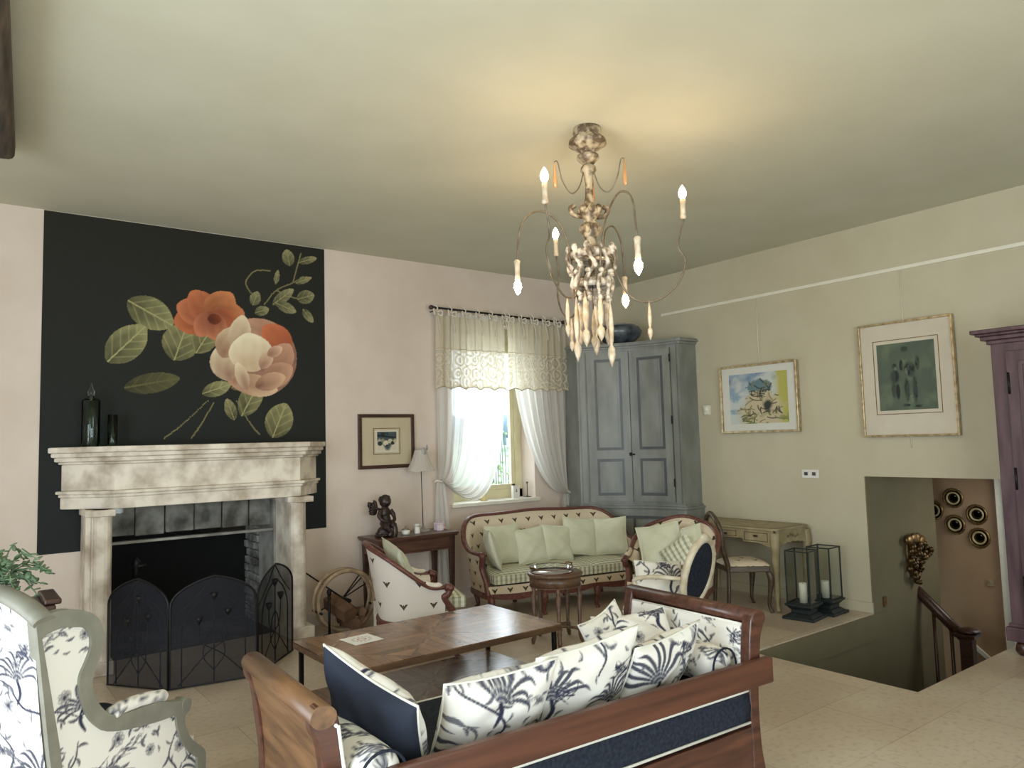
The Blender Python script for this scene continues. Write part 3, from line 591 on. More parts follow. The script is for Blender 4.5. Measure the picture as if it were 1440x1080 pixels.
# fire screen
P_ = [(.95, 6.10), (1.26, 5.66), (1.84, 5.57), (2.29, 6.06)]
scr = thing('fire_screen', 'three-fold black iron mesh fire screen with gothic arched panels', 'fire screen', (1.3, 5.7, 0))
for i in range(3):
    a = np.array(P_[i])-np.array((1.3, 5.7)); b_ = np.array(P_[i+1])-np.array((1.3, 5.7)); L = float(np.hypot(*(b_-a))); u = (b_-a)/L
    def q(s_, z, d=0): return (a[0]+u[0]*s_*L-u[1]*d, a[1]+u[1]*s_*L+u[0]*d, z)
    def arch(s0, s1, zs, zt, n=10): 
        c = (s0+s1)/2; w2 = (s1-s0)/2; tm = R(62); gx = lambda t: w2*(math.cos(t*tm)-math.cos(tm))/(1-math.cos(tm)); gz = lambda t: zs+(zt-zs)*math.sin(t*tm)/math.sin(tm); return [(c-gx(t), gz(t)) for t in np.linspace(0, 1, n)]+[(c+gx(t), gz(t)) for t in np.linspace(1, 0, n)[1:]]
    out = [(0.012, .012)]+arch(.012, .988, .57, .755)+[(.988, .012)]
    fr = MB().tube([q(*p) for p in out], .008, 8, closed=True); fp_ = fr.obj('frame', M_iron, scr)
    MB().add([q(*p) for p in out], [tuple(range(len(out)))]).obj('mesh_panel', M_mesh, scr)
    mb = MB()
    mb.tube([q(*p, .006) for p in [(.14, .02)]+arch(.14, .86, .38, .64)+[(.86, .02)]], .005, 6)
    for pts in ([(.5, .02), (.5, .58)], [(.06, .5), (.3, .62), (.5, .75)], [(.94, .5), (.7, .62), (.5, .75)], [(.1, .02), (.42, .22), (.62, .3), (.66, .46)], [(.9, .02), (.6, .2), (.36, .3), (.33, .42)], [(.5, .1), (.62, .2), (.58, .34), (.5, .4)], [(.5, .1), (.38, .2), (.42, .34), (.5, .4)]):
        mb.tube([q(*p, .008) for p in sm(pts, 6)], .0045, 6)
    for s_, z in ((.5, .58), (.66, .46), (.33, .42)):
        mb.lathe([(.004, 0), (.02, .03), (.028, .06), (.012, .05)], q(s_, z, .008), 8)
    mb.obj('scrollwork', M_iron, scr)
# objects on the mantel
t = thing('glass_bottle', 'tall green glass cylinder bottle with pointed stopper on the mantel', 'bottle', (.90, 6.66, 1.70))
MB().lathe([(.0, 0), (.062, 0), (.066, .01), (.066, .36), (.05, .375), (.02, .38), (.02, .40)], seg=24).obj('body', M_greenglass, t); MB().lathe([(.012, .38), (.024, .40), (.03, .43), (.016, .46), (.0, .51)], seg=14).obj('stopper', M_glass, t)
o = MB().lathe([(.0, 0), (.03, 0), (.034, .02), (.036, .25), (.033, .25), (.03, .03), (0, .02)], seg=20).obj('glass_vase', M_greenglass, loc=(1.05, 6.64, 1.70)); tag(o, 'slim green glass tube vase right of the stoppered bottle', 'vase')

# ------------------------------------------------------------------ pictures
def frame_pic(name, c, axis, w_, h_, fw, fm, matm, art, aw, ah, off=(0, 0), depth=.03, label='', tilt=0, artfn=None, line=None):
    # local: x = width, z = height, y toward viewer negative
    t = thing(name, label, 'picture', c, 0 if axis == 'back' else -90)
    if tilt: t.rotation_euler = (R(tilt), 0, t.rotation_euler.z)
    O = [(-w_/2, -h_/2), (w_/2, -h_/2), (w_/2, h_/2), (-w_/2, h_/2)]; I = [(-w_/2+fw, -h_/2+fw), (w_/2-fw, -h_/2+fw), (w_/2-fw, h_/2-fw), (-w_/2+fw, h_/2-fw)]
    MB().ring(O, I, -depth, 0, 'y').obj('frame', fm, t, bevel=.003)
    MB().box(-w_/2+fw*.8, w_/2-fw*.8, -depth*.5, -.001, -h_/2+fw*.8, h_/2-fw*.8).obj('mount', matm, t)
    if line:
        lw = line; a_, b_ = aw/2+lw, ah/2+lw; s_ = .006
        MB().ring([(-a_+off[0], -b_+off[1]), (a_+off[0], -b_+off[1]), (a_+off[0], b_+off[1]), (-a_+off[0], b_+off[1])], [(-a_+s_+off[0], -b_+s_+off[1]), (a_-s_+off[0], -b_+s_+off[1]), (a_-s_+off[0], b_-s_+off[1]), (-a_+s_+off[0], b_-s_+off[1])], -depth*.5-.002, -depth*.5, 'y').obj('mount_line', M_brass, t)
    n = 110; X, Z = np.meshgrid(np.linspace(-aw/2, aw/2, n), np.linspace(-ah/2, ah/2, n), indexing='ij')
    P = np.stack([X+off[0], np.full(X.shape, -depth*.5-.003), Z+off[1]], -1); gridobj('drawing', P, M_art, t, col=np.clip(artfn((X/aw+.5), (Z/ah+.5)), 0, 1))
    MB().box(-w_/2+fw, w_/2-fw, -depth*.8, -depth*.78, -h_/2+fw, h_/2-fw).obj('glazing', M_artglass, t)
    return t
def mixa(a, b_, k): k = np.clip(k, 0, 1)[..., None]; return a*(1-k)+b_*k
def L_(c): return np.array(lin(c))
def art_still(u, v):      # small sombre still life with pale forms
    c = np.zeros(u.shape+(3,)); c[:] = L_((74, 88, 92)); n = fbm(u, v, 3, 5)
    c = mixa(c, L_((40, 50, 44)), (n-.42)*5*(v > .35)*(u < .55)); c = mixa(c, L_((34, 36, 34)), 1.3-np.abs(v-.72+.15*(u-.4))*22*(1)+0*(u)); c = mixa(c, L_((216, 206, 184)), (.42-v+.25*np.sin(u*9))*5)
    for x, y, r, k in ((.45, .42, .13, (220, 212, 190)), (.64, .5, .12, (198, 192, 160)), (.32, .55, .09, (150, 150, 120)), (.75, .42, .1, (40, 44, 44)), (.5, .3, .07, (60, 54, 48)), (.85, .5, .09, (190, 186, 150)), (.2, .4, .12, (46, 62, 54))):
        c = mixa(c, L_(k), (r-np.hypot(u-x, v-y))*30)
    e = np.minimum(np.minimum(u, 1-u), np.minimum(v, 1-v)); return mixa(c, L_((222, 212, 192)), (.09-e)*60)
def art_rocks(u, v):      # watercolour of rocks against a blue sky
    c = np.zeros(u.shape+(3,)); c[:] = L_((206, 212, 206)); n = fbm(u, v, 8, 4); n2 = fbm(u, v, 21, 7); n3 = fbm(u, v, 33, 10, 3)
    c = mixa(c, L_((104, 132, 168)), (n+v*.55-.80)*3); c = mixa(c, L_((146, 172, 192)), (n2-.42)*4*(u < .48)*(v > .2)); c = mixa(c, L_((188, 184, 96)), ((u-.76)*4+n-.35)*2)
    body = .46-np.abs(u-.56)*1.05+.3*(n2-.5)-np.clip(v-.36, 0, 1)*.75; c = mixa(c, L_((206, 192, 158)), body*8)
    hat = 1-np.hypot((u-.54)/.24, (v-.74)/.15)+.5*(n3-.5); c = mixa(c, L_((104, 134, 140)), hat*5)
    z = (body > .04)|(hat > 0); g = np.random.default_rng(2)
    for k in range(70):
        x0, y0 = g.uniform(.22, .86), g.uniform(.05, .86); a = g.uniform(0, 3.14); L = g.uniform(.04, .12); t = (u-x0)*np.cos(a)+(v-y0)*np.sin(a); d = np.abs(-(u-x0)*np.sin(a)+(v-y0)*np.cos(a)+.25*t*t/L)
        c = mixa(c, L_((64, 66, 58)) if k % 3 else L_((140, 130, 90)), (.014-d)*120*(np.abs(t) < L)*z)
    c = mixa(c, L_((58, 62, 58)), (1-np.hypot((u-.66)/.10, (v-.36)/.16)+.8*(n3-.5))*2); c = mixa(c, L_((128, 136, 74)), (.20-v+.1*n)*5*(n3 > .48)*(u > .2)); return c
def art_fig(u, v):        # grey-green drawing of two standing figures
    c = np.zeros(u.shape+(3,)); c[:] = L_((88, 100, 86)); n = fbm(u, v, 5, 5); n2 = fbm(u, v, 15, 14, 3); c = mixa(c, L_((112, 124, 100)), (n-.40)*2.2)
    def e(x, y, a, b_): return (1-np.hypot((u-x)/a, (v-y)/b_))*3
    f = np.full(u.shape, -1.0); h = np.full(u.shape, -1.0)
    for q in ((.49, .90, .075, .05), (.56, .60, .12, .13), (.50, .30, .05, .20), (.64, .30, .045, .22), (.70, .68, .045, .12), (.42, .66, .04, .10), (.30, .66, .055, .045), (.30, .50, .09, .12), (.27, .30, .045, .14), (.34, .28, .045, .14), (.48, .07, .08, .025), (.68, .05, .07, .025)): f = np.maximum(f, e(*q))
    for q in ((.49, .86, .05, .035), (.56, .76, .12, .09), (.50, .55, .03, .08), (.58, .28, .03, .2), (.30, .62, .04, .03)): h = np.maximum(h, e(*q))
    c = mixa(c, L_((42, 48, 46)), np.clip(f, 0, 1)*(.62+.38*(n2 > .47))); return mixa(c, L_((134, 144, 118)), np.clip(h, 0, .6)*(n2 > .5))
M_matbeige = mat('beige_mount', (206, 192, 162), (200, 186, 156), rough=.9); M_matwhite = mat('white_mount', (226, 224, 214), (222, 220, 208), rough=.9); M_matcream = mat('cream_mount', (216, 206, 186), (210, 200, 180), rough=.9)
frame_pic('framed_picture', (3.545, YB-.002, 1.69), 'back', .625, .545, .035, M_dark, M_matbeige, None, .26, .225, (0, .0), .03, 'small still life in a wide beige mount and dark square frame', artfn=art_still, line=.02)
P2x = XR-.004
t = frame_pic('framed_picture', (P2x-.012, 4.655, 2.035), 'right', .93, .72, .022, M_gilt, M_matwhite, None, .70, .53, (0, 0), .045, 'landscape watercolour of rocks in a thin gilt frame on the olive wall', artfn=art_rocks)
t.rotation_euler = (R(0), 0, R(-90)); 
t2 = frame_pic('framed_picture', (P2x-.012, 3.13, 2.115), 'right', .82, 1.03, .018, M_gilt, M_matcream, None, .50, .60, (0, .02), .045, 'upright grey-green figure drawing in a thin gilt frame above the stairs', artfn=art_fig, line=.035)
for y, z0, lab in ((4.64, 2.38, 'thin white hanging rod above the rocks watercolour'), (3.14, 1.50, 'thin white hanging rod behind the figure drawing')):
    tag(MB().tube([(XR-.008, y, z0), (XR-.008, y, 3.11)], .004, 6).obj('picture_rod', M_white), lab, 'picture rod')
# wall devices
t = thing('motion_sensor', 'small white motion sensor on the olive wall beside the corner cabinet', 'sensor', (XR, 5.33, 1.94), -90)
MB().frus((0, -.018, -.055), (.075, .036), (0, -.022, .055), (.085, .05)).obj('housing', M_white, t, bevel=.01); MB().blob((0, -.046, .012), (.024, .01, .03)).obj('lens', M_china, t)
M_grey = mat('dark_grey_plastic', (70, 70, 70), rough=.4)
t = thing('switch_plate', 'white double wall switch plate between the pictures and stair opening', 'light switch', (XR, 4.13, 1.255), -90)
MB().box(-.09, .09, -.012, 0, -.042, .042).obj('plate', M_china, t, bevel=.004)
for s in (-.042, .042): MB().box(s-.018, s+.018, -.017, -.012, -.016, .016).obj('rocker', M_grey, t)

# ------------------------------------------------------------------ stairwell things
for i, (y, z) in enumerate(((3.58, .92), (3.36, .76), (3.58, .64), (3.35, .52), (3.79, .78))):
    lab = ('topmost of the five round gilt wall mirrors in the stairwell', 'round gilt wall mirror at right, second from top, in stairwell', 'round gilt wall mirror below the topmost one in stairwell', 'lowest of the round gilt wall mirrors in the stairwell', 'round gilt wall mirror half hidden by the green stairwell wall')[i]
    t = thing('round_mirror', lab, 'wall mirror', (8.6, y, z), -90, 'round mirrors on the stairwell wall'); Mx = Matrix.Rotation(PI/2, 4, 'X')
    mb = MB().lathe([(.10, 0), (.105, .012), (.095, .022), (.082, .014), (.078, .0)], M=Mx, seg=28)
    for k in range(16): a = 2*PI*k/16; mb.blob((math.cos(a)*.098, -.012, math.sin(a)*.098), (.012, .006, .012), 8)
    mb.obj('outer_rim', M_brass, t); MB().lathe([(.07, .012), (.068, .024), (.055, .024), (.05, .012)], M=Mx, seg=28).obj('inner_rim', mat('cream_gilt', (186, 172, 130), (150, 132, 92), rough=.4), t)
    MB().lathe([(.0, .01), (.06, .014), (.06, .008)], M=Mx, seg=24).obj('glass', mat('dark_mirror', (60, 50, 40), rough=.1, metal=.9), t)
t = thing('grape_sconce', 'gilded bunch-of-grapes wall ornament on the green stairwell wall', 'wall ornament', (7.56, 3.58, .42))
mb = MB(); rg = random.Random(5)
for k in range(60):
    zt = rg.random(); z = .12-zt*.36; w_ = .20*(1-zt)**.8+.03; mb.blob((rg.uniform(-w_, w_)+(.08 if zt < .35 else 0), -rg.uniform(.03, .03+.09*(1-zt*.6)), z), rg.uniform(.022, .032), 8)
mb.obj('grapes', mat('dark_gilt', (116, 92, 54), (60, 44, 26), scale=20, rough=.3, metal=.6), t); mb = MB()
for a, L in ((140, .22), (100, .17), (60, .18), (20, .24)):
    c_, s_ = math.cos(R(a)), math.sin(R(a)); mb.blob((c_*L*.6, -.05, .12+s_*L*.4), (.08, .025, .05), 10)
mb.obj('leaves', M_brass, t); MB().blob((0, -.012, .02), (.1, .012, .2)).obj('backplate', M_brass, t)
tag(MB().box(6.97, 7.02, HY1-.014, HY1, .03, .12).obj('switch_plate', M_brass), 'slim brass light switch on the green stairwell wall', 'light switch')
tag(MB().box(8.585, 8.6, 3.24, 3.31, .04, .10).obj('switch_plate', M_gilt), 'gilt light switch on the clay-coloured stairwell wall', 'light switch')
t = thing('stair_banister', 'dark wooden banister with newel post down in the stairwell', 'banister', (7.7, 3.17, -3.0))
MB().box(-.05, .05, -.055, .055, 0, 2.70).frus((0, 0, 2.70), (.16, .17), (0, 0, 2.74), (.18, .19)).blob((0, -.02, 2.76), (.09, .1, .035)).obj('newel_post', M_dark, t, bevel=.006)
MB().tube([(0, 0, 2.66), (0, .25, 2.90), (0, .8, 3.42)], .05, 10).obj('handrail', M_dark, t)
for k in range(5): MB().tube([(0, .14+k*.15, 1.2+k*.14), (0, .14+k*.15, 2.76+k*.14)], .018, 8).obj('baluster', M_dark, t)
mb = MB()
for k in range(9): mb.box(-.75, .85, .06+k*.24, .30+k*.24, 0, 1.1+k*.19)
mb.obj('stair_flight', M_stairpink, t); 
# ------------------------------------------------------------------ soft furnishings
def place(o, loc, normal, up=(0, 0, 1), roll=0):
    z = Vector(normal).normalized(); u = Vector(up); x = u.cross(z).normalized(); y = z.cross(x)
    M = Matrix(((x.x, y.x, z.x), (x.y, y.y, z.y), (x.z, y.z, z.z))).to_4x4(); M.translation = Vector(loc); o.matrix_world = M @ Matrix.Rotation(R(roll), 4, 'Z'); return o
def pillow(name, label, w_, h_, t_, m, res=.02, uvoff=(0, 0), back=None, piping=None, cat='cushion', group=None, sag=.0, seed=0, uvrot=0):
    n = max(12, int(w_/res)); k = max(12, int(h_/res)); ph = np.random.default_rng(seed).random(6)*6.28
    u = np.concatenate([np.linspace(-1, 1, n), np.linspace(1, -1, n)]); sgn = np.concatenate([np.ones(n), -np.ones(n)]); v = np.linspace(-1, 1, k)
    U, V = np.meshgrid(u, v, indexing='ij'); S = np.repeat(sgn[:, None], k, 1)
    th = t_/2*(np.clip(1-U**2, 0, 1)*np.clip(1-V**2, 0, 1))**.42*(1+.10*np.sin(U*5+ph[0])*np.sin(V*4+ph[1]))
    X = U*w_/2*(1-.07*(1-V**2)); Y = V*h_/2*(1-.07*(1-U**2))-sag*(1-U**2)*(V > 0)*V*h_*.5
    Z = S*th+.006*np.sin(U*7+ph[2])*np.sin(V*9+ph[3])*np.clip(1-U**2, 0, 1)
    P = np.stack([X, Y, Z], -1); UV = np.stack([U*w_/2+1, V*h_/2+1], -1)
    col = None
    if m is M_toile:
        a = R(uvrot); uu_ = .72*(U*w_/2*math.cos(a)-V*h_/2*math.sin(a)); vv_ = .72*(U*w_/2*math.sin(a)+V*h_/2*math.cos(a))
        col = toile(uu_+uvoff[0]+(S < 0)*.5, vv_+uvoff[1])
        if back is not None: col = np.where((S < 0)[..., None], np.array(lin(back)), col)
    o = gridobj(name, P, m, UV=UV, col=col, closeu=True)
    if label: tag(o, label, cat, group)
    if piping:
        e = [(x*w_/2*(1-.07*(1-y*y)), y*h_/2*(1-.07*(1-x*x))-sag*(1-x*x)*max(y, 0)*h_*.5, 0) for x, y in [(s_, 1) for s_ in np.linspace(-1, 1, 12)]+[(1, s_) for s_ in np.linspace(1, -1, 12)[1:]]+[(s_, -1) for s_ in np.linspace(1, -1, 12)[1:]]+[(-1, s_) for s_ in np.linspace(-1, 1, 12)[1:-1]]]
        MB().tube(e, .005, 6, closed=True).obj('piping', piping, o)
    return o
def boxcushion(name, x0, x1, y0, y1, z0, z1, m, parent, puff=.03, n=26, off=(0, 0)):
    # seat cushion: puffed top, rounded rectangle plan, vertical boxed edge
    cx, cy, wx, wy = (x0+x1)/2, (y0+y1)/2, (x1-x0)/2, (y1-y0)/2
    u = np.linspace(-1, 1, n); U, V = np.meshgrid(u, u, indexing='ij'); rr_ = .12
    top = np.stack([cx+U*wx, cy+V*wy, z1-puff+puff*((1-U**4)*(1-V**4))], -1)
    bot = np.stack([cx+U*wx, cy+V*wy, np.full(U.shape, z0)], -1)
    o1 = gridobj(name, top, m, parent, UV=np.stack([U*wx+cx+off[0]+3, V*wy+cy+off[1]+3], -1), col=toile(U*wx+cx+off[0], V*wy+cy+off[1]) if m is M_toile else None)
    me = o1.data; mb = MB(); rim = [(cx+a*wx, cy+b_*wy) for a, b_ in [(s_, -1) for s_ in u]+[(1, s_) for s_ in u[1:]]+[(s_, 1) for s_ in u[::-1][1:]]+[(-1, s_) for s_ in u[::-1][1:-1]]]
    L = len(rim); vs = [(x, y, z1-puff) for x, y in rim]+[(cx+(x-cx)*1.015, cy+(y-cy)*1.02, (z0+z1-puff)/2) for x, y in rim]+[(x, y, z0) for x, y in rim]
    fs = [(i+k*L, i+(k+1)*L, (i+1) % L+(k+1)*L, (i+1) % L+k*L) for k in (0, 1) for i in range(L)]
    o2 = mb.add([(x, y, z) for x, y, z in vs], fs, True).obj('boxing', m, o1)
    if m is M_toile: paint(o2, lambda co: toile(co[:, 0]+co[:, 1]+.3, co[:, 2]+.2))
    MB().tube([(x, y, z1-puff) for x, y in rim], .006, 6, closed=True).obj('piping', m if m is not M_navy else M_piping, o1) if m is not M_toile else None
    return o1
def cab_leg(mb, x, y, h, dx, dy, r0=.03, r1=.014):
    L = math.hypot(dx, dy) or 1; dx, dy = dx/L, dy/L
    p = sm([(x, y, h), (x+dx*.022, y+dy*.022, h*.78), (x+dx*.004, y+dy*.004, h*.4), (x-dx*.004, y-dy*.004, h*.16), (x+dx*.018, y+dy*.018, .014), (x+dx*.022, y+dy*.022, 0)], 4); n = len(p)
    rad = [r0*(1-i/(n-1))**1.1+r1*(i/(n-1))+(.006 if i > n*.8 else 0)+(.008*math.sin(PI*min(1, i/(n*.35)))) for i in range(n)]
    return mb.tube(p, rad, 10)
def upath(W, xf, xb, rc, n=10):
    h = W/2; pts = [(xf-(xf-xb-rc)*t, -h) for t in np.linspace(0, 1, n)]
    pts += [(xb+rc-rc*math.sin(a), -h+rc-rc*math.cos(a)) for a in np.linspace(0, PI/2, n)[1:]]
    pts += [(xb, -h+rc+(W-2*rc)*t) for t in np.linspace(0, 1, 2*n)[1:]]
    pts += [(xb+rc-rc*math.cos(a), h-rc+rc*math.sin(a)) for a in np.linspace(0, PI/2, n)[1:]]
    pts += [(xb+rc+(xf-xb-rc)*t, h) for t in np.linspace(0, 1, n)[1:]]
    return np.array(pts)
def tub_seat(t, W, D, zseat, za, zb, rc, wood_m, cloth, flare, pwr=1.0, crest=.03, armpad=True, leg=.23, plank=.07, arm_end=.85, zcurve=None):
    """Upholstered tub shape: arms and back in one sweep, wooden top rail, carved arm fronts, cabriole legs."""
    xf, xb = D/2-.10, -D/2; P = upath(W, xf, xb, rc); n = len(P)
    d = np.gradient(P, axis=0); d /= np.linalg.norm(d, axis=1)[:, None]; nrm = np.stack([-d[:, 1]*-1, d[:, 0]*-1], 1); nrm = np.stack([d[:, 1], -d[:, 0]], 1)
    c = P.mean(0); 
    if ((P-c)*nrm).sum() < 0: nrm = -nrm
    bk = np.clip((xf-P[:, 0])/(xf-xb), 0, 1); s_ = np.clip((bk-(1-arm_end))/(arm_end), 0, 1); s_ = s_**pwr; s_ = s_*s_*(3-2*s_) if pwr != 1.0 else s_*s_*(2-s_)
    zt = za+(zb-za)*s_+crest*np.exp(-(P[:, 1]/(W*.18))**2)*(bk > .98)
    zl = zseat-.11; out = flare*(.35+.65*bk)
    K = 14; v = np.linspace(0, 1, K)
    def surf(o0, o1, z0, rev=False):
        A = np.zeros((n, K, 3)); off = o0+(o1-o0)*v[None, :]**1.0
        A[..., 0] = P[:, 0, None]+nrm[:, 0, None]*(off*out[:, None]/max(flare, 1e-6)+0*off); A[..., 1] = P[:, 1, None]+nrm[:, 1, None]*(off*out[:, None]/max(flare, 1e-6)); A[..., 2] = z0+(zt[:, None]-z0)*v; return A
    L = np.concatenate([[0], np.cumsum(np.hypot(*np.diff(P, axis=0).T))])
    Ao = surf(0, flare, zl); UV = np.stack([np.repeat(L[:, None], K, 1)+2, Ao[..., 2]], -1)
    gridobj('outer_upholstery', Ao, cloth, t, UV=UV)
    Ai = surf(0, flare, zseat-.03); Ai[..., 0] -= nrm[:, 0, None]*.055; Ai[..., 1] -= nrm[:, 1, None]*.055; Ai[:, -1, :] = Ao[:, -1, :]; Ai[:, -2, 0] += nrm[:, 0]*.02; Ai[:, -2, 1] += nrm[:, 1]*.02
    UVi = np.stack([np.repeat(L[:, None], K, 1)+2.06, Ai[..., 2]+.03], -1); gridobj('inner_upholstery', Ai[:, ::-1], cloth, t, UV=UVi[:, ::-1])
    top = Ao[:, -1]; MB().tube([tuple(p) for p in top], .021, 10, flat=(1.25, .85), up=(0, 0, 1)).obj('top_rail', wood_m, t)
    for i in (0, -1):
        mb = MB(); p = top[i]; sg = -1 if p[1] < 0 else 1
        mb.tube(sm([(p[0], p[1], p[2]), (p[0]+.035, p[1], p[2]-.01), (p[0]+.02, p[1], p[2]-.06), (p[0]-.01, p[1]-sg*.01, (p[2]+zseat)/2), (p[0]+.05, P[i][1], zseat-.02), (D/2-.02, P[i][1], zl-.01)], 5), [.03]*6+[.024]*14+[.03]*6, 10)
        mb.blob((p[0]+.04, p[1], p[2]-.012), (.032, .034, .03), 12)
        mb.obj('arm_front', wood_m, t)
    # seat rails
    h = W/2; mb = MB(); fx = D/2; ys = np.linspace(-h, h, 25); sh = lambda y: .02*math.cos(y/h*PI*2)*0+.035*(1-(y/h)**2)
    vs = []; 
    for y in ys:
        dz = .014*math.cos(y/h*3*PI); x = fx+sh(y); vs += [(x, y, zl-.04-dz), (x, y, zl+.012-dz*.4), (x-.03, y, zl+.012-dz*.4), (x-.03, y, zl-.04-dz)]
    fs = [(4*i+a, 4*i+(a+1) % 4, 4*i+4+(a+1) % 4, 4*i+4+a) for i in range(24) for a in range(4)]+[(3, 2, 1, 0), tuple(96+a for a in range(4))]
    mb.add(vs, fs); mb.tube([(*p, zl-.012) for p in P], .024, 8, flat=(.9, 1.3), up=(0, 0, 1)); mb.tube([(xf, -h, zl-.012), (fx, -h, zl-.012)], .024, 8).tube([(xf, h, zl-.012), (fx, h, zl-.012)], .024, 8); mb.obj('seat_rail', wood_m, t)
    F = np.zeros((25, 5, 3))
    for i, y in enumerate(ys):
        for k in range(5): F[i, k] = (fx+sh(y)-.004-.01*(k/4)**2, y, zl+.0+(.085)*k/4)
    gridobj('front_upholstery', F, cloth, t, UV=np.stack([F[..., 1]+3.05, F[..., 2]+.02], -1))
    MB().prism([(fx+sh(y)-.012, y) for y in ys]+[(x, y) for x, y in P[::-1]*.985], zl-.0, zseat-.035, 'z').obj('seat_base', cloth, t)
    if armpad:
        for i in (0, -1):
            sl = slice(0, 8) if i == 0 else slice(-8, None); a = top[sl]; MB().tube([tuple(p+np.array((0, 0, .018))) for p in (a[1:] if i == 0 else a[:-1])], [.012]+[.026]*5+[.012], 10, flat=(1, .8)).obj('arm_pad', cloth, t)
    ly = [-h+.03, h-.03]; legs = [(fx-.015, ly[0], 1, -.6), (fx-.015, ly[1], 1, .6), (xb+.05, -h+rc*.45, -1, -.5), (xb+.05, h-rc*.45, -1, .5)]
    if W > 1.2: legs += [(fx+.0, -W*.17, 1, 0), (fx+.0, W*.17, 1, 0), (xb+.02, -W*.17, -1, 0), (xb+.02, W*.17, -1, 0)]
    for x, y, dx, dy in legs: cab_leg(MB(), x, y, zl-.02, dx, dy).obj('leg', wood_m, t)
    return t

# ------------------------------------------------------------------ sofa with six cushions
SX, SY, SR = 4.95, 5.90, -102
t = thing('sofa', 'three-seat carved cherry sofa in bee-print cloth before the corner cabinet', 'sofa', (SX, SY, 0), SR)
tub_seat(t, 1.72, .66, .335, .60, .90, .30, M_cherry, M_bee, .10, 1.6, .02, armpad=False, leg=.22)
for i in range(3): boxcushion('seat_cushion', -.24, .34, -.80+i*.535, -.80+(i+1)*.535-.006, .325, .435, M_check, t, .035)
Ms = Matrix.Translation((SX, SY, 0)) @ Matrix.Rotation(R(SR), 4, 'Z')
def rel(M, p): return tuple(M @ Vector(p))
def reld(M, p): return tuple(M.to_3x3() @ Vector(p))
slabs = ('pale green cushion leaning sideways against the left sofa arm', 'pale green cushion behind the sideways one, left end of sofa back', 'pale green cushion left of centre, low on the sofa', 'pale green cushion at the middle of the sofa back', 'tall pale green cushion right of centre on the sofa', 'pale green cushion propped in the right corner of the sofa')
for i, (x, y, nx, ny, s_, rl, dz) in enumerate(((.06, -.70, .25, 1, .37, -4, 0), (-.12, -.50, 1, .12, .37, 0, .01), (-.10, -.20, 1, 0, .34, 5, -.01), (-.10, .10, 1, 0, .34, -6, 0), (-.11, .38, 1, -.05, .37, -8, .02), (-.02, .68, .9, -.7, .37, 4, .01))):
    o = pillow('throw_pillow', slabs[i], s_+.02, s_+.02, .12, M_green, seed=i, piping=M_green, group='pale green cushions on the sofa')
    place(o, rel(Ms, (x, y, .435+s_*.49+dz)), reld(Ms, (nx, ny, .28)), reld(Ms, (0, 0, 1)), rl)

# ------------------------------------------------------------------ bergere armchairs
t = thing('bergere_armchair', 'white bee-print tub armchair with cherry frame in front of the console table', 'armchair', (3.02, 5.34, 0), -20)
tub_seat(t, .60, .56, .40, .555, .87, .24, M_cherry, M_beew, .10, 1.0, .012, leg=.25)
boxcushion('seat_cushion', -.19, .36, -.235, .235, .37, .49, M_check, t, .04)
Ml = Matrix.Translation((3.02, 5.34, 0)) @ Matrix.Rotation(R(-20), 4, 'Z')
o = pillow('throw_pillow', 'pale green cushion inside the left bee-print armchair', .46, .46, .13, M_green, seed=8, piping=M_green); place(o, rel(Ml, (-.11, -.03, .665)), reld(Ml, (1, .1, .45)), (0, 0, 1), 8)
t = thing('bergere_armchair', 'bee-print tub armchair with cherry crest between sofa and writing desk', 'armchair', (5.30, 4.64, 0), 205)
tub_seat(t, .66, .64, .40, .57, .86, .27, M_cherry, M_bee, .10, 1.0, .03, leg=.25)
boxcushion('seat_cushion', -.20, .34, -.26, .26, .37, .48, M_check, t, .04)
Mr = Matrix.Translation((5.30, 4.64, 0)) @ Matrix.Rotation(R(205), 4, 'Z')
for (x, y, z, nx, ny, s_, rl, m, lab) in ((-.06, -.12, .655, 1, .25, .40, 10, M_green, 'large pale green cushion standing at the left of the right-hand armchair'), (-.16, .08, .64, 1, 0, .36, 16, M_green, 'pale green cushion behind, against the right-hand armchair back'), (.06, .10, .58, 1, -.1, .30, 38, M_check, 'green and white checked cushion in the right-hand armchair')):
    o = pillow('throw_pillow', lab, s_, s_, .12, m, seed=int(s_*100), piping=m); place(o, rel(Mr, (x, y, z)), reld(Mr, (nx, ny, .4)), (0, 0, 1), rl)

# ------------------------------------------------------------------ cream medallion chair, navy back
def oval_pts(a, b_, n=28, cz=0): return [(a*math.sin(2*PI*k/n), cz+b_*math.cos(2*PI*k/n)) for k in range(n)]
MX, MY, MR = 4.27, 3.80, 103
t = thing('medallion_chair', 'cream painted oval-back chair with navy outside back behind the daybed', 'chair', (MX, MY, 0), MR)
tl = math.tan(R(14)); bx = -.19
def tb(y, z): return (bx-(z-.42)*tl, y, z)
mb = MB(); mb.tube([tb(y, z) for y, z in oval_pts(.21, .235, 32, .68)], .026, 10, closed=True, flat=(1, 1)).tube([tb(y, z) for y, z in oval_pts(.175, .20, 32, .68)], .009, 8, closed=True)
mb.tube([tb(-.10, .38), tb(-.11, .49)], .02, 8).tube([tb(.10, .38), tb(.11, .49)], .02, 8).blob(tb(0, .93), (.022, .06, .03), 12).blob(tb(-.05, .915), (.018, .04, .02), 10).blob(tb(.05, .915), (.018, .04, .02), 10); mb.obj('back_frame', M_creampaint, t)
mb = MB(); ov = oval_pts(.19, .215, 28, .68); vs = [tb(y, z) for y, z in ov]; vs2 = [(v[0]-.025*0-.012, v[1], v[2]) for v in vs]
mb.add([tuple(np.array(tb(0, .68))+np.array((-.035, 0, 0)))]+vs2, [(0, (k+1) % 28+1, k+1) for k in range(28)], True); mb.obj('outside_back', M_navy, t)
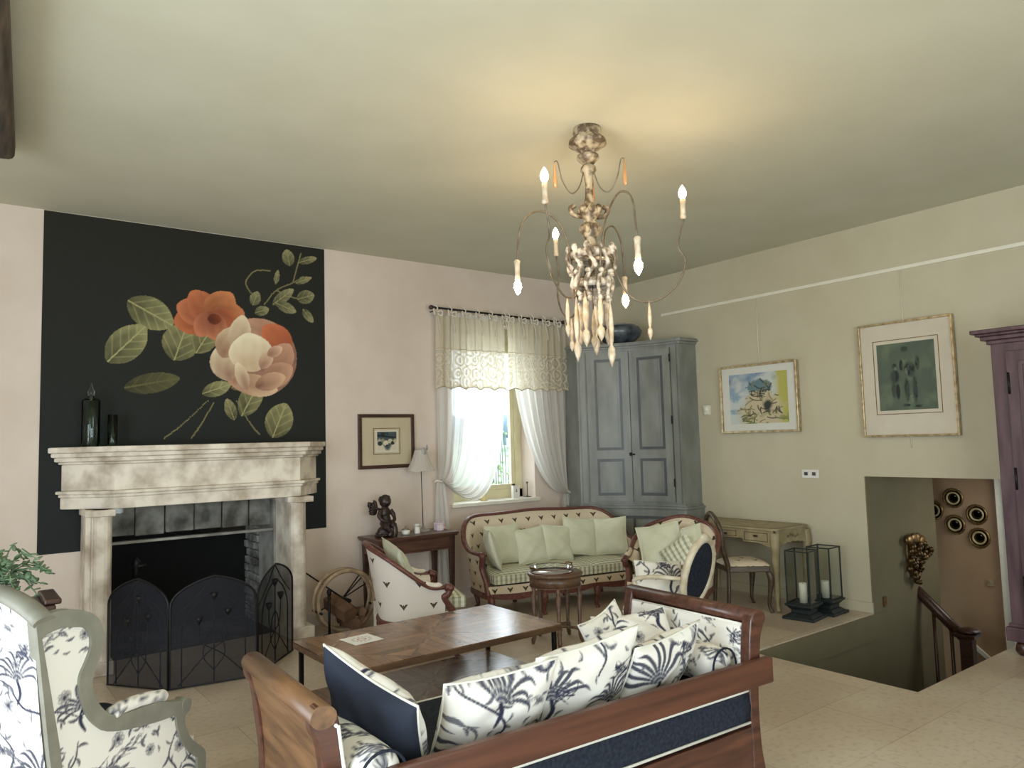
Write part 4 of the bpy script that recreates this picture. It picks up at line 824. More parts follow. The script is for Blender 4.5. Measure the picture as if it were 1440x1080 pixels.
n = 60; yy, zz = np.meshgrid(np.linspace(-.2, .2, n), np.linspace(.45, .91, n), indexing='ij'); ins = (yy/.195)**2+((zz-.68)/.22)**2 < 1
Pg = np.stack([bx-(zz-.42)*tl+.01+.02*np.clip(1-(yy/.195)**2-((zz-.68)/.22)**2, 0, 1), yy, zz], -1); gridobj('inside_back', Pg, M_toile, t, mask=ins, col=toile(yy+.4, zz))
mb = MB(); mb.frus((0, 0, .35), (.46, .50), (0, 0, .40), (.47, .51)); mb.obj('seat_frame', M_creampaint, t, bevel=.006)
s = boxcushion('seat', -.22, .23, -.24, .24, .40, .47, M_toile, t, .035, 60, (.3, .2))
for x, y in ((.2, -.22), (.2, .22), (-.2, -.2), (-.2, .2)): MB().tube([(x, y, .36), (x, y, .33), (x, y, .30), (x, y, .04), (x, y, 0)], [.022, .026, .019, .011, .014], 10).obj('leg', M_creampaint, t)
for sg in (-1, 1): MB().tube(sm([tb(.2*sg, .66), (-.05, .25*sg, .665), (.10, .26*sg, .64), (.12, .255*sg, .60), (.08, .245*sg, .5), (.12, .24*sg, .39)], 5), .016, 8).obj('arm', M_creampaint, t)
Mm = Matrix.Translation((MX, MY, 0)) @ Matrix.Rotation(R(MR), 4, 'Z')
o = pillow('throw_pillow', 'small toile cushion on the cream oval-back chair', .36, .30, .11, M_toile, .006, (.15, .55), back=(44, 50, 68), piping=M_piping, seed=20); place(o, (4.30, 3.90, .58), (-.55, -.8, .45), (0, 0, 1), -3)

# ------------------------------------------------------------------ desk and its chair
t = thing('writing_desk', 'beige painted writing desk with scalloped apron against the olive wall', 'desk', (6.48, 4.72, 0))
hx, hy = .28, .56; mb = MB()
def serp(hx_, hy_, n=40):
    pts = []
    for k in range(n):
        a = 2*PI*k/n; c_, s_ = math.cos(a), math.sin(a); pts.append((hx_*math.copysign(abs(c_)**.22, c_)*(1-.03*math.cos(4*a)), hy_*math.copysign(abs(s_)**.22, s_)))
    return pts
MB().prism(serp(hx+.02, hy+.02), .745, .765, 'z').obj('top', M_desk, t, bevel=.005); MB().ring(serp(hx-.02, hy-.02), serp(hx-.028, hy-.028), .765, .7665, 'z').obj('top_line', M_dark, t)
def apron(L, deep, cut, n=30):
    xs = np.linspace(-L, L, n); b_ = [(x, .745-deep+cut*max(0, math.cos(x/L*PI/2))**.6-.012*abs(math.sin(x/L*PI*3))) for x in xs]; return [(-L, .745), (L, .745)]+[tuple(p) for p in reversed(b_)]
mb = MB().prism(apron(hx-.03, .16, .05), -hy, -hy+.02, 'y').prism(apron(hx-.03, .16, .05), hy-.02, hy, 'y').prism([(y, z) for y, z in apron(hy-.03, .17, .09)], -hx, -hx+.02, 'x').prism(apron(hy-.03, .16, .0), hx-.02, hx, 'x'); mb.obj('apron', M_desk, t, bevel=.003)
for y0, y1 in ((.20, .50), (-.15, .15), (-.50, -.20)):
    d = MB().box(-hx-.008, -hx, y0, y1, .655 if y0 == -.15 else .625, .735).obj('drawer', M_desk, t, bevel=.003); MB().ring([(y0+.02, .64), (y1-.02, .64), (y1-.02, .722), (y0+.02, .722)] if y0 != -.15 else [(y0+.02, .668), (y1-.02, .668), (y1-.02, .722), (y0+.02, .722)], [(y0+.025, .645), (y1-.025, .645), (y1-.025, .717), (y0+.025, .717)] if y0 != -.15 else [(y0+.025, .673), (y1-.025, .673), (y1-.025, .717), (y0+.025, .717)], -hx-.010, -hx-.007, 'x').blob((-hx-.014, (y0+y1)/2, .69), (.01, .03, .012), 10).obj('drawer_trim', M_dark, d)
M_glaze = mat('dark_desk_glaze', (112, 98, 72), rough=.6)
for s_ in (-1, 1):
    mb = MB()
    for k in range(5): mb.blob((-.08+k*.04, s_*(hy+.002), .685+.012*math.sin(k*1.57)), (.02, .006, .014), 8)
    mb.obj('carving', M_glaze, t)
for sx in (-1, 1):
    for sy in (-1, 1):
        x, y = sx*(hx-.03), sy*(hy-.03); p = sm([(x, y, .72), (x+sx*.012, y+sy*.012, .60), (x, y, .40), (x-sx*.004, y-sy*.004, .12), (x+sx*.014, y+sy*.014, 0)], 5); n_ = len(p); MB().tube(p, [.036*(1-i/(n_-1))**.9+.014+(.006 if i > n_-3 else 0) for i in range(n_)], 10).obj('leg', M_desk, t)
t = thing('desk_chair', 'dark carved wooden chair with open back pulled up to the desk', 'chair', (6.10, 4.50, 0), -32)
M_chairw = wood('grey_walnut', (92, 74, 54), (60, 47, 34), 6)
tl2 = .16
for sg in (-1, 1): MB().tube(sm([(-.20, sg*.18, 0), (-.185, sg*.175, .2), (-.18, sg*.17, .42), (-.20-.03, sg*.185, .6), (-.24, sg*.19, .75), (-.26, sg*.13, .86), (-.265, 0, .91)], 6), [.018]*12+[.024]*25, 10, flat=(1, 1.0)).obj('back_post', M_chairw, t)
MB().tube(sm([(-.26, -.12, .87), (-.268, 0, .915), (-.26, .12, .87)], 6), .022, 8).obj('crest_rail', M_chairw, t); MB().tube(sm([(-.225, -.18, .60), (-.235, 0, .64), (-.225, .18, .60)], 6), .016, 8).obj('cross_rail', M_chairw, t)
MB().prism([(-.19, -.18), (.20, -.235), (.235, 0), (.20, .235), (-.19, .18)], .375, .43, 'z').obj('seat_frame', M_chairw, t, bevel=.008)
Ug, Vg = np.meshgrid(np.linspace(-1, 1, 20), np.linspace(-1, 1, 20), indexing='ij'); Pg = np.stack([Ug*.2+.01+.02*(1-Vg**2)*(Ug > 0)*Ug, Vg*(.2+.03*Ug), .43+.045*((1-Ug**4)*(1-Vg**4))**.5], -1); gridobj('seat_pad', Pg, M_bee, t, UV=np.stack([Ug*.2+2, Vg*.2+2], -1))
for sg in (-1, 1): cab_leg(MB(), .19, sg*.205, .38, 1, sg*.6, .024, .012).obj('leg', M_chairw, t)

# ------------------------------------------------------------------ lanterns
M_lant = mat('dark_green_metal', (46, 54, 54), (34, 40, 42), scale=14, rough=.5, metal=.3)
def lantern(loc, rz, lab, h=.46, cs=.15):
    t = thing('lantern', lab, 'lantern', loc, rz, 'tall glass lanterns beside the desk'); a = .105
    MB().frus((0, 0, 0), (.29, .29), (0, 0, .025), (.29, .29)).frus((0, 0, .025), (.25, .25), (0, 0, .05), (.19, .19)).frus((0, 0, .05), (.17, .17), (0, 0, .085), (.17, .17)).frus((0, 0, .085), (.18, .18), (0, 0, .115), (.23, .23)).frus((0, 0, .115), (.25, .25), (0, 0, .135), (.25, .25)).obj('base', M_lant, t, bevel=.004)
    mb = MB(); z0, z1 = .135, .135+h
    for x in (-a, a):
        for y in (-a, a): mb.cbox((x, y, (z0+z1)/2), (.010, .010, h))
    for z in (z0+.006, z1-.006):
        for s_ in (-a, a): mb.cbox((0, s_, z), (2*a, .010, .010)).cbox((s_, 0, z), (.010, 2*a, .010))
    mb.obj('frame', M_lant, t)
    for k in range(4): M = Matrix.Rotation(k*PI/2, 3, 'Z'); MB().cbox(M @ Vector((a, 0, (z0+z1)/2)), (.003, 2*a-.012, h-.02), M).obj('pane', M_glass, t)
    c = tag(MB().lathe([(.0, 0), (.034, 0), (.034, cs), (.03, cs+.004), (.028, cs-.006), (.0, cs-.012)], seg=20).obj('candle', M_wax), 'white pillar candle inside the '+('front' if loc[0] < 6.4 else 'rear')+' glass lantern', 'candle'); c.location = (loc[0], loc[1], .1355)
    MB().tube([(0, 0, cs-.012), (.002, 0, cs+.008)], .0015, 5).obj('wick', M_dark, c)
lantern((6.19, 3.90, 0), 9, 'glass lantern with pillar candle by the desk leg, nearer one', .47, .17); lantern((6.52, 3.88, 0), 4, 'glass lantern with pillar candle behind the other, next to the wall', .47, .15)
# ------------------------------------------------------------------ corner cabinet with concave doors
A_ = np.array((5.90, 6.50)); B_ = np.array((6.50, 5.47)); ch = B_-A_; nn = np.array((-ch[1], ch[0])); nn = nn/np.linalg.norm(nn); nn = nn if nn.sum() > 0 else -nn; DEP = .13
def cv(t, d=0.0):      # point on the concave front, d metres toward the room
    p = A_+ch*t+nn*DEP*4*t*(1-t); tn = ch+nn*DEP*4*(1-2*t); q = np.array((tn[1], -tn[0])); q = q/np.linalg.norm(q); q = q if (q@nn) < 0 else -q; return p+q*d
O_ = np.array((6.3, 6.3))
cabn = thing('corner_cabinet', 'tall blue-grey corner cabinet with two concave panelled doors', 'cabinet', (O_[0], O_[1], 0))
def strip(mb, t0, t1, z0, z1, d0, d1, n=10):
    vs = []; ts = np.linspace(t0, t1, max(2, int(n*(t1-t0)*2)+2))
    for t_ in ts:
        a = cv(t_, d0)-O_; b_ = cv(t_, d1)-O_; vs += [(*a, z0), (*b_, z0), (*b_, z1), (*a, z1)]
    m_ = len(ts); return mb.add(vs, [(4*i+a, 4*i+(a+1) % 4, 4*i+4+(a+1) % 4, 4*i+4+a) for i in range(m_-1) for a in range(4)]+[(3, 2, 1, 0), tuple(4*(m_-1)+a for a in range(4))])
def body(d, z0, z1, back=.002):
    f = [tuple(cv(t_, d)-O_) for t_ in np.linspace(0, 1, 16)]; a = (A_[0]-d-O_[0], A_[1]-d*.3-O_[1]); b_ = (B_[0]-d*.3-O_[0], B_[1]-d-O_[1])
    return [(6.8-back-O_[0], 6.8-back-O_[1]), (A_[0]-d-O_[0], 6.8-back-O_[1]), a]+f+[b_, (6.8-back-O_[0], B_[1]-d-O_[1])]
mb = MB().prism(body(.0, .90, 2.70), .90, 2.70, 'z'); mb.prism(body(.03, 0, .84), .06, .84, 'z').prism(body(.05, 0, .06), 0, .06, 'z'); mb.obj('body', M_cab, cabn)
mb = MB().prism(body(.045, 0, 0), .855, .88, 'z').prism(body(.03, 0, 0), .84, .855, 'z').prism(body(.02, 0, 0), .88, .90, 'z'); mb.obj('waist_moulding', M_cab, cabn, bevel=.004)
mb = MB().prism(body(.02, 0, 0), 2.70, 2.725, 'z').prism(body(.045, 0, 0), 2.725, 2.75, 'z').prism(body(.03, 0, 0), 2.75, 2.765, 'z'); mb.obj('cornice', M_cab, cabn, bevel=.004)
for q in ((.02, .07), (.93, .98)): strip(MB(), *q, .92, 2.68, 0, .02).obj('pilaster', M_cab, cabn)
for (t0, t1) in ((.085, .495), (.505, .915)):
    d = strip(MB(), t0, t1, .93, 2.66, .006, .024).obj('door', M_cab, cabn); mb = MB(); mp_ = MB()
    for z0, z1 in ((1.00, 1.42), (1.52, 2.58)):
        a, b_ = t0+.075, t1-.075; w_ = .022; k = .032
        for q in ((a, b_, z0, z0+k), (a, b_, z1-k, z1), (a, a+w_, z0, z1), (b_-w_, b_, z0, z1)): strip(mb, *q, .022, .031)
        strip(mp_, a+.045, b_-.045, z0+.05, z1-.05, .022, .029)
        for q in ((a+w_+.012, b_-w_-.012, z0+k+.014, z0+k+.022), (a+w_+.012, b_-w_-.012, z1-k-.022, z1-k-.014)): strip(mp_, *q, .022, .033)
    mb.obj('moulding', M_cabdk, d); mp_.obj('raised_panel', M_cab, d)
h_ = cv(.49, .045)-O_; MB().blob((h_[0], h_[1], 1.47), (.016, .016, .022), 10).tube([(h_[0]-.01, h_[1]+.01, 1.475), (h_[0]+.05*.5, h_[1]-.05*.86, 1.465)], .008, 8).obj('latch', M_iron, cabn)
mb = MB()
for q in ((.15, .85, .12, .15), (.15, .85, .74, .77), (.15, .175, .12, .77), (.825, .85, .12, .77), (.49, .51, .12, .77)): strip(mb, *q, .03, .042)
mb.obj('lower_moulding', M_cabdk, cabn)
mb = MB(); 
for z in (1.1, 1.8, 2.5): p = cv(.918, .03)-O_; mb.tube([(p[0], p[1], z), (p[0], p[1], z+.09)], .007, 6)
mb.obj('hinge', M_iron, cabn)
t = thing('glazed_bowl', 'large dark blue-grey glazed bowl on top of the corner cabinet', 'bowl', (6.36, 6.24, 2.766))
MB().lathe([(.0, 0), (.12, 0), (.18, .03), (.25, .09), (.27, .15), (.24, .20), (.20, .215), (.19, .205), (.22, .18), (.24, .14), (.2, .06), (.0, .03)], seg=32, caps=False).obj('body', mat('smoky_glaze', (92, 100, 106), (40, 46, 54), scale=7, rough=.25), t)
MB().lathe([(.19, .205), (.205, .222), (.2, .225), (.17, .21)], seg=32, caps=False).obj('rim', mat('glaze_rim', (120, 124, 124), rough=.3), t)

# ------------------------------------------------------------------ purple-brown armoire at the right edge
t = thing('armoire', 'purple-brown wooden armoire with moulded cornice at the right edge', 'armoire', (6.5, 1.42, 0))
ax0, ax1, ay0, ay1 = -.24, .299, -.84, .85
mb = MB().box(ax0, ax1, ay0, ay1, .12, 2.30); mb.obj('carcass', M_armoire, t, bevel=.006)
mb = MB()
for k, (z0, z1, g) in enumerate(((2.28, 2.31, .02), (2.31, 2.34, .05), (2.34, 2.36, .075), (2.36, 2.39, .10))): mb.box(ax0-g, ax1, ay0-g, ay1+g, z0, z1)
mb.obj('cornice', M_armoire, t, bevel=.006)
MB().box(ax0-.03, ax1, ay0-.03, ay1+.03, .10, .20).box(ax0-.015, ax1, ay0-.015, ay1+.015, .20, .225).obj('plinth', M_armoire, t, bevel=.005)
for y in (ay0+.06, ay1-.06):
    for x in (ax0+.03, ax1-.06): MB().lathe([(.03, 0), (.055, .03), (.05, .07), (.035, .1)], (x, y, 0), 14).obj('foot', M_dark, t)
for (y0, y1) in ((.005, ay1-.10), (ay0+.10, -.005)):
    d = MB().box(ax0-.02, ax0, y0, y1, .26, 2.22).obj('door', M_armoire, t, bevel=.004); mb = MB()
    for z0, z1 in ((.34, 1.05), (1.13, 2.14)):
        mb.ring([(y0+.08, z0), (y1-.08, z0), (y1-.08, z1), (y0+.08, z1)], [(y0+.11, z0+.03), (y1-.11, z0+.03), (y1-.11, z1-.03), (y0+.11, z1-.03)], ax0-.032, ax0-.018, 'x').box(ax0-.028, ax0-.018, y0+.15, y1-.15, z0+.07, z1-.07)
    mb.obj('door_panel', M_armoire, d, bevel=.004)
    ye = y1-.012 if y0 > 0 else y0+.012
    for z in (.5, 1.28, 1.98): MB().tube([(ax0-.024, ye, z-.08), (ax0-.024, ye, z+.08)], .009, 8).obj('hinge', M_iron, d)
# ------------------------------------------------------------------ console table and what stands on it
CX, CY = 3.64, 6.53
t = thing('console_table', 'dark mahogany console table with square tapering legs by the wall', 'console table', (CX, CY, 0))
MB().box(-.45, .45, -.21, .21, .755, .78).box(-.44, .44, -.20, .20, .74, .755).obj('top', M_mahog, t, bevel=.006); MB().box(-.41, .41, -.18, .18, .615, .74).obj('frieze', M_mahog, t, bevel=.004); MB().ring([(-.38, .63), (.38, .63), (.38, .73), (-.38, .73)], [(-.374, .636), (.374, .636), (.374, .724), (-.374, .724)], -.183, -.179, 'y').obj('inlay_line', M_dark, t)
for x in (-.385, .385):
    for y in (-.165, .165): MB().frus((x, y, 0), (.03, .03), (x, y, .74), (.056, .056)).obj('leg', M_dark, t, bevel=.003)
# winged cherub
t = thing('cherub_statue', 'dark bronze winged cherub statue on the left of the console table', 'statue', (3.37, 6.50, .78))
mb = MB(); mb.blob((0, .0, .335), (.058, .060, .064), 18)      # head
for k in range(16): a = k*2.4; mb.blob((.044*math.cos(a), .012+.042*math.sin(a), .358+.012*math.cos(k*1.7)), .018, 8)
mb.blob((.006, -.052, .325), (.028, .014, .022), 10).blob((.02, -.06, .33), .009, 8).blob((-.012, -.05, .345), (.012, .012, .008), 8).blob((.026, -.045, .345), (.012, .012, .008), 8).blob((.014, -.055, .312), (.014, .01, .006), 8)
mb.tube([(0, 0, .30), (0, 0, .27)], .026, 10).blob((-.006, .0, .225), (.060, .044, .062), 14).blob((.0, -.006, .165), (.052, .046, .05), 14).blob((-.002, .0, .125), (.056, .048, .04), 14)
mb.tube(sm([(.05, -.01, .25), (.078, -.02, .20), (.07, -.05, .155), (.03, -.06, .14)], 5), [.022]*6+[.018]*10, 10); mb.tube(sm([(-.05, -.01, .25), (-.08, -.03, .20), (-.06, -.06, .16), (-.01, -.065, .15)], 5), [.022]*6+[.018]*10, 10)
mb.tube(sm([(.03, -.01, .12), (.06, -.06, .10), (.065, -.075, .05), (.06, -.07, .0)], 5), [.034]*6+[.026]*10, 10); mb.tube(sm([(-.03, -.01, .12), (-.02, -.07, .09), (.015, -.08, .045), (.0, -.075, .01)], 5), [.034]*6+[.026]*10, 10)
mb.blob((-.01, .0, .05), (.075, .06, .055), 14).blob((-.015, .0, .015), (.10, .07, .02), 16).blob((-.05, .01, .03), (.05, .05, .03), 10)
o = mb.obj('body', M_bronze, t); rm = o.modifiers.new('remesh', 'REMESH'); rm.mode = 'VOXEL'; rm.voxel_size = .0045; rm.use_smooth_shade = True
for sg, q in ((1, 0), (-1, 1)):
    mb = MB()
    for k in range(6): a = R(100+k*16) ; L = .11-.008*k; x0, z0 = -.045, .24-.006*k; mb.blob((x0+math.cos(a)*L*.5-.02, .045+q*.03, z0+math.sin(a)*L*.42+.01), (L*.5, .008, .016), 10, Matrix.Rotation(-a, 3, 'Y'))
    mb.tube([(-.02, .03, .25), (-.09, .045+q*.03, .275)], .012, 8); mb.blob((-.135, .05+q*.03, .305), (.014, .01, .03), 8); w_ = mb.obj('wing', M_bronze, t)
t = thing('sugar_pot', 'small white lidded pot beside the cherub statue', 'pot', (3.57, 6.47, .78)); MB().lathe([(0, 0), (.03, 0), (.042, .012), (.044, .034), (.038, .048)], seg=20).obj('body', M_china, t); MB().lathe([(.04, .048), (.028, .06), (.008, .066), (.006, .072), (.011, .078), (0, .085)], seg=18).obj('lid', mat('pewter', (150, 140, 130), rough=.35, metal=.6), t)
t = thing('white_shaker', 'white china shaker bottle between the pot and the lamp', 'shaker', (3.70, 6.47, .78)); MB().lathe([(0, 0), (.028, 0), (.03, .01), (.026, .06), (.022, .068)], seg=18).obj('body', M_china, t); MB().lathe([(.026, .068), (.027, .09), (.018, .094), (0, .095)], seg=18).obj('cap', M_china, t)
t = thing('table_lamp', 'slim table lamp with pleated white shade on the console table', 'lamp', (3.83, 6.58, .78))
MB().lathe([(0, 0), (.075, 0), (.075, .008), (.05, .022), (.022, .035), (.01, .055), (0, .06)], seg=24).obj('base', mat('grey_metal', (164, 158, 150), rough=.35, metal=.4), t); MB().tube([(0, 0, .05), (-.012, 0, .62)], .005, 8).obj('pole', M_grey, t)
n = 60; th = np.linspace(0, 2*PI, n, endpoint=False); zz = np.linspace(0, 1, 14); TH, ZZ = np.meshgrid(th, zz, indexing='ij'); rad = .145-.085*ZZ**1.0+.005*np.sin(TH*18)*(1-ZZ*.5)-.012*np.sin(ZZ*PI); Pg = np.stack([-.015+rad*np.cos(TH), rad*np.sin(TH)*.95, .60+.21*ZZ+.008*(1-ZZ)*np.sin(TH*6)], -1)
gridobj('lamp_shade', Pg, sheer('white_pleated_fabric', (236, 230, 222), .97), t, closeu=True); MB().tube([(.045*math.cos(a)-.015, .045*math.sin(a), .815) for a in np.linspace(0, 2*PI, 16, endpoint=False)], .012, 8, closed=True).blob((.05, -.02, .835), (.012, .01, .03), 8).blob((-.01, -.055, .79), (.03, .014, .05), 10).obj('bow', mat('grey_silk', (170, 164, 158), rough=.5), t)
M_pink = mat('pink_glass', (232, 212, 222), (218, 196, 214), rough=.2)
t = thing('candle_jar', 'pale pink glass candle jar right of the lamp foot', 'candle', (3.975, 6.52, .78)); MB().box(-.036, .036, -.036, .036, 0, .062).obj('jar', M_pink, t, bevel=.006); MB().box(-.04, .04, -.04, .04, .062, .078).blob((0, 0, .09), (.012, .012, .014), 8).obj('lid', M_pink, t, bevel=.004); MB().box(-.006, .006, -.038, -.036, 0, .062).box(-.036, .036, -.0385, -.036, .028, .038).obj('ribbon', M_china, t)
t = thing('pink_figurine', 'tiny pink figurine at the right end of the console table', 'figurine', (4.045, 6.55, .78)); o = MB().blob((0, 0, .014), (.034, .026, .016), 12).blob((.004, 0, .038), (.018, .016, .02), 12).blob((-.004, -.004, .066), .014, 12).tube([(.012, 0, .05), (.024, -.012, .03)], .006, 6).obj('body', mat('pink_bisque', (222, 188, 184), (206, 160, 160), rough=.5), t)
rm = o.modifiers.new('remesh', 'REMESH'); rm.mode = 'VOXEL'; rm.voxel_size = .0025; rm.use_smooth_shade = True

# ------------------------------------------------------------------ curtains of the far window
t = thing('curtain_rod', 'thin dark curtain rod above the far window', 'curtain rod', (4.97, 6.69, 3.075)); MB().tube([(-.92, 0, .012), (.90, 0, -.012)], .011, 10).obj('pole', M_iron, t); 
for x in (-.93, .91): MB().blob((x, 0, .012 if x < 0 else -.012), (.03, .024, .024), 12).obj('finial', M_dark, t)
for x in (-.88, .86): MB().tube([(x, .11, -.02), (x, 0, -.02), (x, 0, 0)], .006, 6).obj('bracket', M_iron, t)
def bez(p, s_): return ((1-s_)**3)[..., None]*p[0]+(3*s_*(1-s_)**2)[..., None]*p[1]+(3*s_*s_*(1-s_))[..., None]*p[2]+(s_**3)[..., None]*p[3]
def sheer_panel(name, x0, x1, tie, sag, lab, folds, grp=None):
    t = thing(name, lab, 'curtain', ((x0+x1)/2, 6.70, 0)); ox = (x0+x1)/2
    nu, nv = 130, 60; U, V = np.meshgrid(np.linspace(0, 1, nu), np.linspace(0, 1, nv), indexing='ij'); XX = x0+(x1-x0)*U
    P0 = np.stack([XX, 0*U, 0*U+3.05], -1); P1 = np.stack([XX, 0*U, 0*U+2.1], -1); P2 = np.stack([tie[0]+(XX-x0)*(.93 if sag > .5 else .6), 0*U, tie[1]+.15-sag*U], -1); P3 = np.stack([tie[0]+.02*U*np.sign(x1-x0), 0*U, tie[1]-.03*U], -1)
    B = bez([P0, P1, P2, P3], V); fold = np.sin(U*folds*2*PI+.5*np.sin(U*9))*(.030*(1-.55*V))+.010*np.sin(U*folds*4.3*PI+2)
    B[..., 1] = fold-.03*V*U*2; B[..., 0] -= ox
    gridobj('voile', B, M_sheer, t); 
    U, V = np.meshgrid(np.linspace(0, 1, 40), np.linspace(0, 1, 20), indexing='ij'); w_ = .05+.10*V**.7; s_ = np.sign(x1-x0)
    Pt = np.stack([tie[0]-ox+s_*(U-.35)*w_*1.7, .022*np.sin(U*18)*(.4+V), tie[1]-.02-(tie[1]-tie[2])*V], -1); gridobj('tail', Pt, M_sheer, t)
    MB().tube([(tie[0]-ox+.045*math.cos(a), .03*math.sin(a), tie[1]-.02+.01*math.sin(a*2)) for a in np.linspace(0, 2*PI, 14, endpoint=False)], .012, 8, closed=True).obj('tieback', M_ivory, t)
sheer_panel('sheer_curtain', 4.10, 5.0, (4.10, 1.28, .12), .98, 'white sheer curtain gathered low at the left side of window', 8)
sheer_panel('sheer_curtain', 5.90, 5.06, (5.86, 1.06, .35), .25, 'white sheer curtain tied back at the right beside the cabinet', 7)
for x0, x1, lab in ((4.08, 4.97, 'ivory lace valance with scalloped hem, left half of the rod'), (5.03, 5.90, 'ivory lace valance with scalloped hem, right half of the rod')):
    t = thing('lace_valance', lab, 'valance', ((x0+x1)/2, 6.655, 0)); ox = (x0+x1)/2; nu, nv = 140, 40; U, V = np.meshgrid(np.linspace(0, 1, nu), np.linspace(0, 1, nv), indexing='ij')
    bot = 2.22+.03*np.abs(np.sin(U*PI*5)); zt_ = 3.02-.03*np.sin(U*PI*5)**2; Z = zt_+(bot-zt_)*V; X = x0-ox+(x1-x0)*U*(1)+(-.02+.04*U)*V; Y = .020*np.sin(U*2*PI*9+1)*(1-.4*V)-.012*np.sin(U*2*PI*4)
    gridobj('cloth', np.stack([X, Y, Z], -1), M_valance, t, UV=np.stack([U*1.15, (1-V)*.82], -1)); mb = MB()
    mb.tube([(X[i, -1], Y[i, -1]-.002, Z[i, -1]) for i in range(0, nu, 2)], .005, 5); mb.tube([(X[i, 18], Y[i, 18]-.003, Z[i, 18]) for i in range(0, nu, 2)], .003, 5); mb.obj('cord_edge', mat('lace_cord', (186, 170, 144), rough=.8), t)
    for k in range(6):
        xk = x0-ox+(x1-x0)*(k+.0)/5; mb = MB().tube([(xk, .0, 3.0), (xk-.01, .05, 3.09), (xk, -.0+.02, 3.11), (xk+.01, -.01, 3.08), (xk, 0, 3.0)], .007, 6)
        mb.tube(sm([(xk, -.01, 3.03), (xk-.05, -.03, 3.06), (xk-.04, -.035, 3.0), (xk, -.01, 3.02)], 4), .007, 6).tube(sm([(xk, -.01, 3.03), (xk+.05, -.03, 3.05), (xk+.04, -.035, 2.99), (xk, -.01, 3.02)], 4), .007, 6).tube([(xk, -.015, 3.02), (xk+.02, -.03, 2.9), (xk+.025, -.03, 2.82)], .006, 5); mb.obj('tie_bow', M_ivory, t)
# window sill things
t = thing('flower_jug', 'small cream jug with flowers on the window sill', 'jug', (4.80, 6.90, 1.0)); MB().lathe([(0, 0), (.035, 0), (.045, .02), (.046, .06), (.03, .09), (.034, .105), (.03, .105), (0, .09)], seg=18).obj('jug', mat('cream_glaze', (222, 210, 160), (206, 190, 130), rough=.3), t)
mb = MB()
for k in range(9): a = k*2.4; mb.blob((.03*math.cos(a), .02*math.sin(a), .12+.012*(k % 4)), .014, 8).tube([(0, 0, .08), (.03*math.cos(a), .02*math.sin(a), .12)], .003, 5)
mb.obj('flowers', mat('dried_flowers', (120, 104, 100), (210, 206, 214), scale=60, rough=.8), t)
t = thing('greeting_card', 'white folded card with small dark motif on the window sill', 'card', (5.23, 6.86, 1.0)); MB().box(-.045, .045, -.004, 0, 0, .15).box(-.045, -.04, 0, .04, 0, .15).obj('card', M_china, t); MB().blob((0, -.0045, .095), (.005, .001, .02), 8).blob((0, -.0045, .08), (.016, .001, .005), 8).obj('motif', M_grey, t)
t = thing('candle_stick', 'thin dark candlestick on the right of the window sill', 'candlestick', (5.42, 6.90, 1.0)); MB().lathe([(0, 0), (.05, 0), (.05, .006), (.01, .012), (.005, .03), (.005, .16), (.014, .165), (.012, .18), (0, .18)], seg=18).obj('stick', M_grey, t)
tag(MB().box(4.90, 5.12, 6.80, 6.95, 1.0, 1.004).obj('paper_sheet', M_china), 'white sheet of paper lying on the window sill', 'paper')

# ------------------------------------------------------------------ round side table with tray
t = thing('side_table', 'round walnut side table on fluted legs in front of the sofa', 'table', (4.07, 4.84, 0))
MB().lathe([(0, .535), (.225, .535), (.232, .545), (.232, .555), (.225, .562), (0, .562)], seg=40).obj('top', M_walnut, t); MB().lathe([(.195, .455), (.21, .455), (.215, .535), (.2, .535)], seg=40, caps=False).lathe([(.0, .45), (.215, .45), (.218, .458), (.0, .458)], seg=40).obj('frieze', M_walnut, t)
for k in range(5):
    a = R(72*k+20); c_, s_ = math.cos(a), math.sin(a); MB().tube([(c_*.2, s_*.2, .46), (c_*.195, s_*.195, .42), (c_*.2, s_*.2, .38), (c_*.195, s_*.195, .12), (c_*.2, s_*.2, .10), (c_*.2, s_*.2, .055), (c_*.21, s_*.21, .03), (c_*.215, s_*.215, 0)], [.022, .015, .022, .013, .022, .017, .019, .012], 10).obj('leg', M_walnut, t)
mb = MB()
for k in range(5): a = R(72*k+20); mb.tube(sm([(math.cos(a)*.19, math.sin(a)*.19, .105), (math.cos(a+.3)*.09, math.sin(a+.3)*.09, .11), (0, 0, .115)], 4), .013, 8)
mb.blob((0, 0, .12), (.035, .035, .025), 12).obj('stretcher', M_walnut, t)
t = thing('serving_tray', 'oval glass tray with wooden rim on the round side table', 'tray', (4.05, 4.86, .5625)); MB().lathe([(0, 0), (.17, 0), (.17, .005), (0, .006)], seg=40).obj('plate', mat('tray_mirror', (200, 196, 192), rough=.06, metal=.6), t)
MB().lathe([(.168, 0), (.178, 0), (.18, .006), (.168, .006)], seg=40, caps=False).lathe([(.178, .038), (.185, .038), (.185, .043), (.178, .043)], seg=40, caps=False).obj('rim', M_cherry, t); MB().lathe([(.176, .004), (.181, .040)], seg=40, caps=False).obj('gallery', M_glass, t)
for s_ in (-1, 1): MB().tube(sm([(s_*.179, -.04, .036), (s_*.20, -.03, .052), (s_*.20, .03, .052), (s_*.179, .04, .036)], 4), .006, 8).obj('handle', M_brass, t)

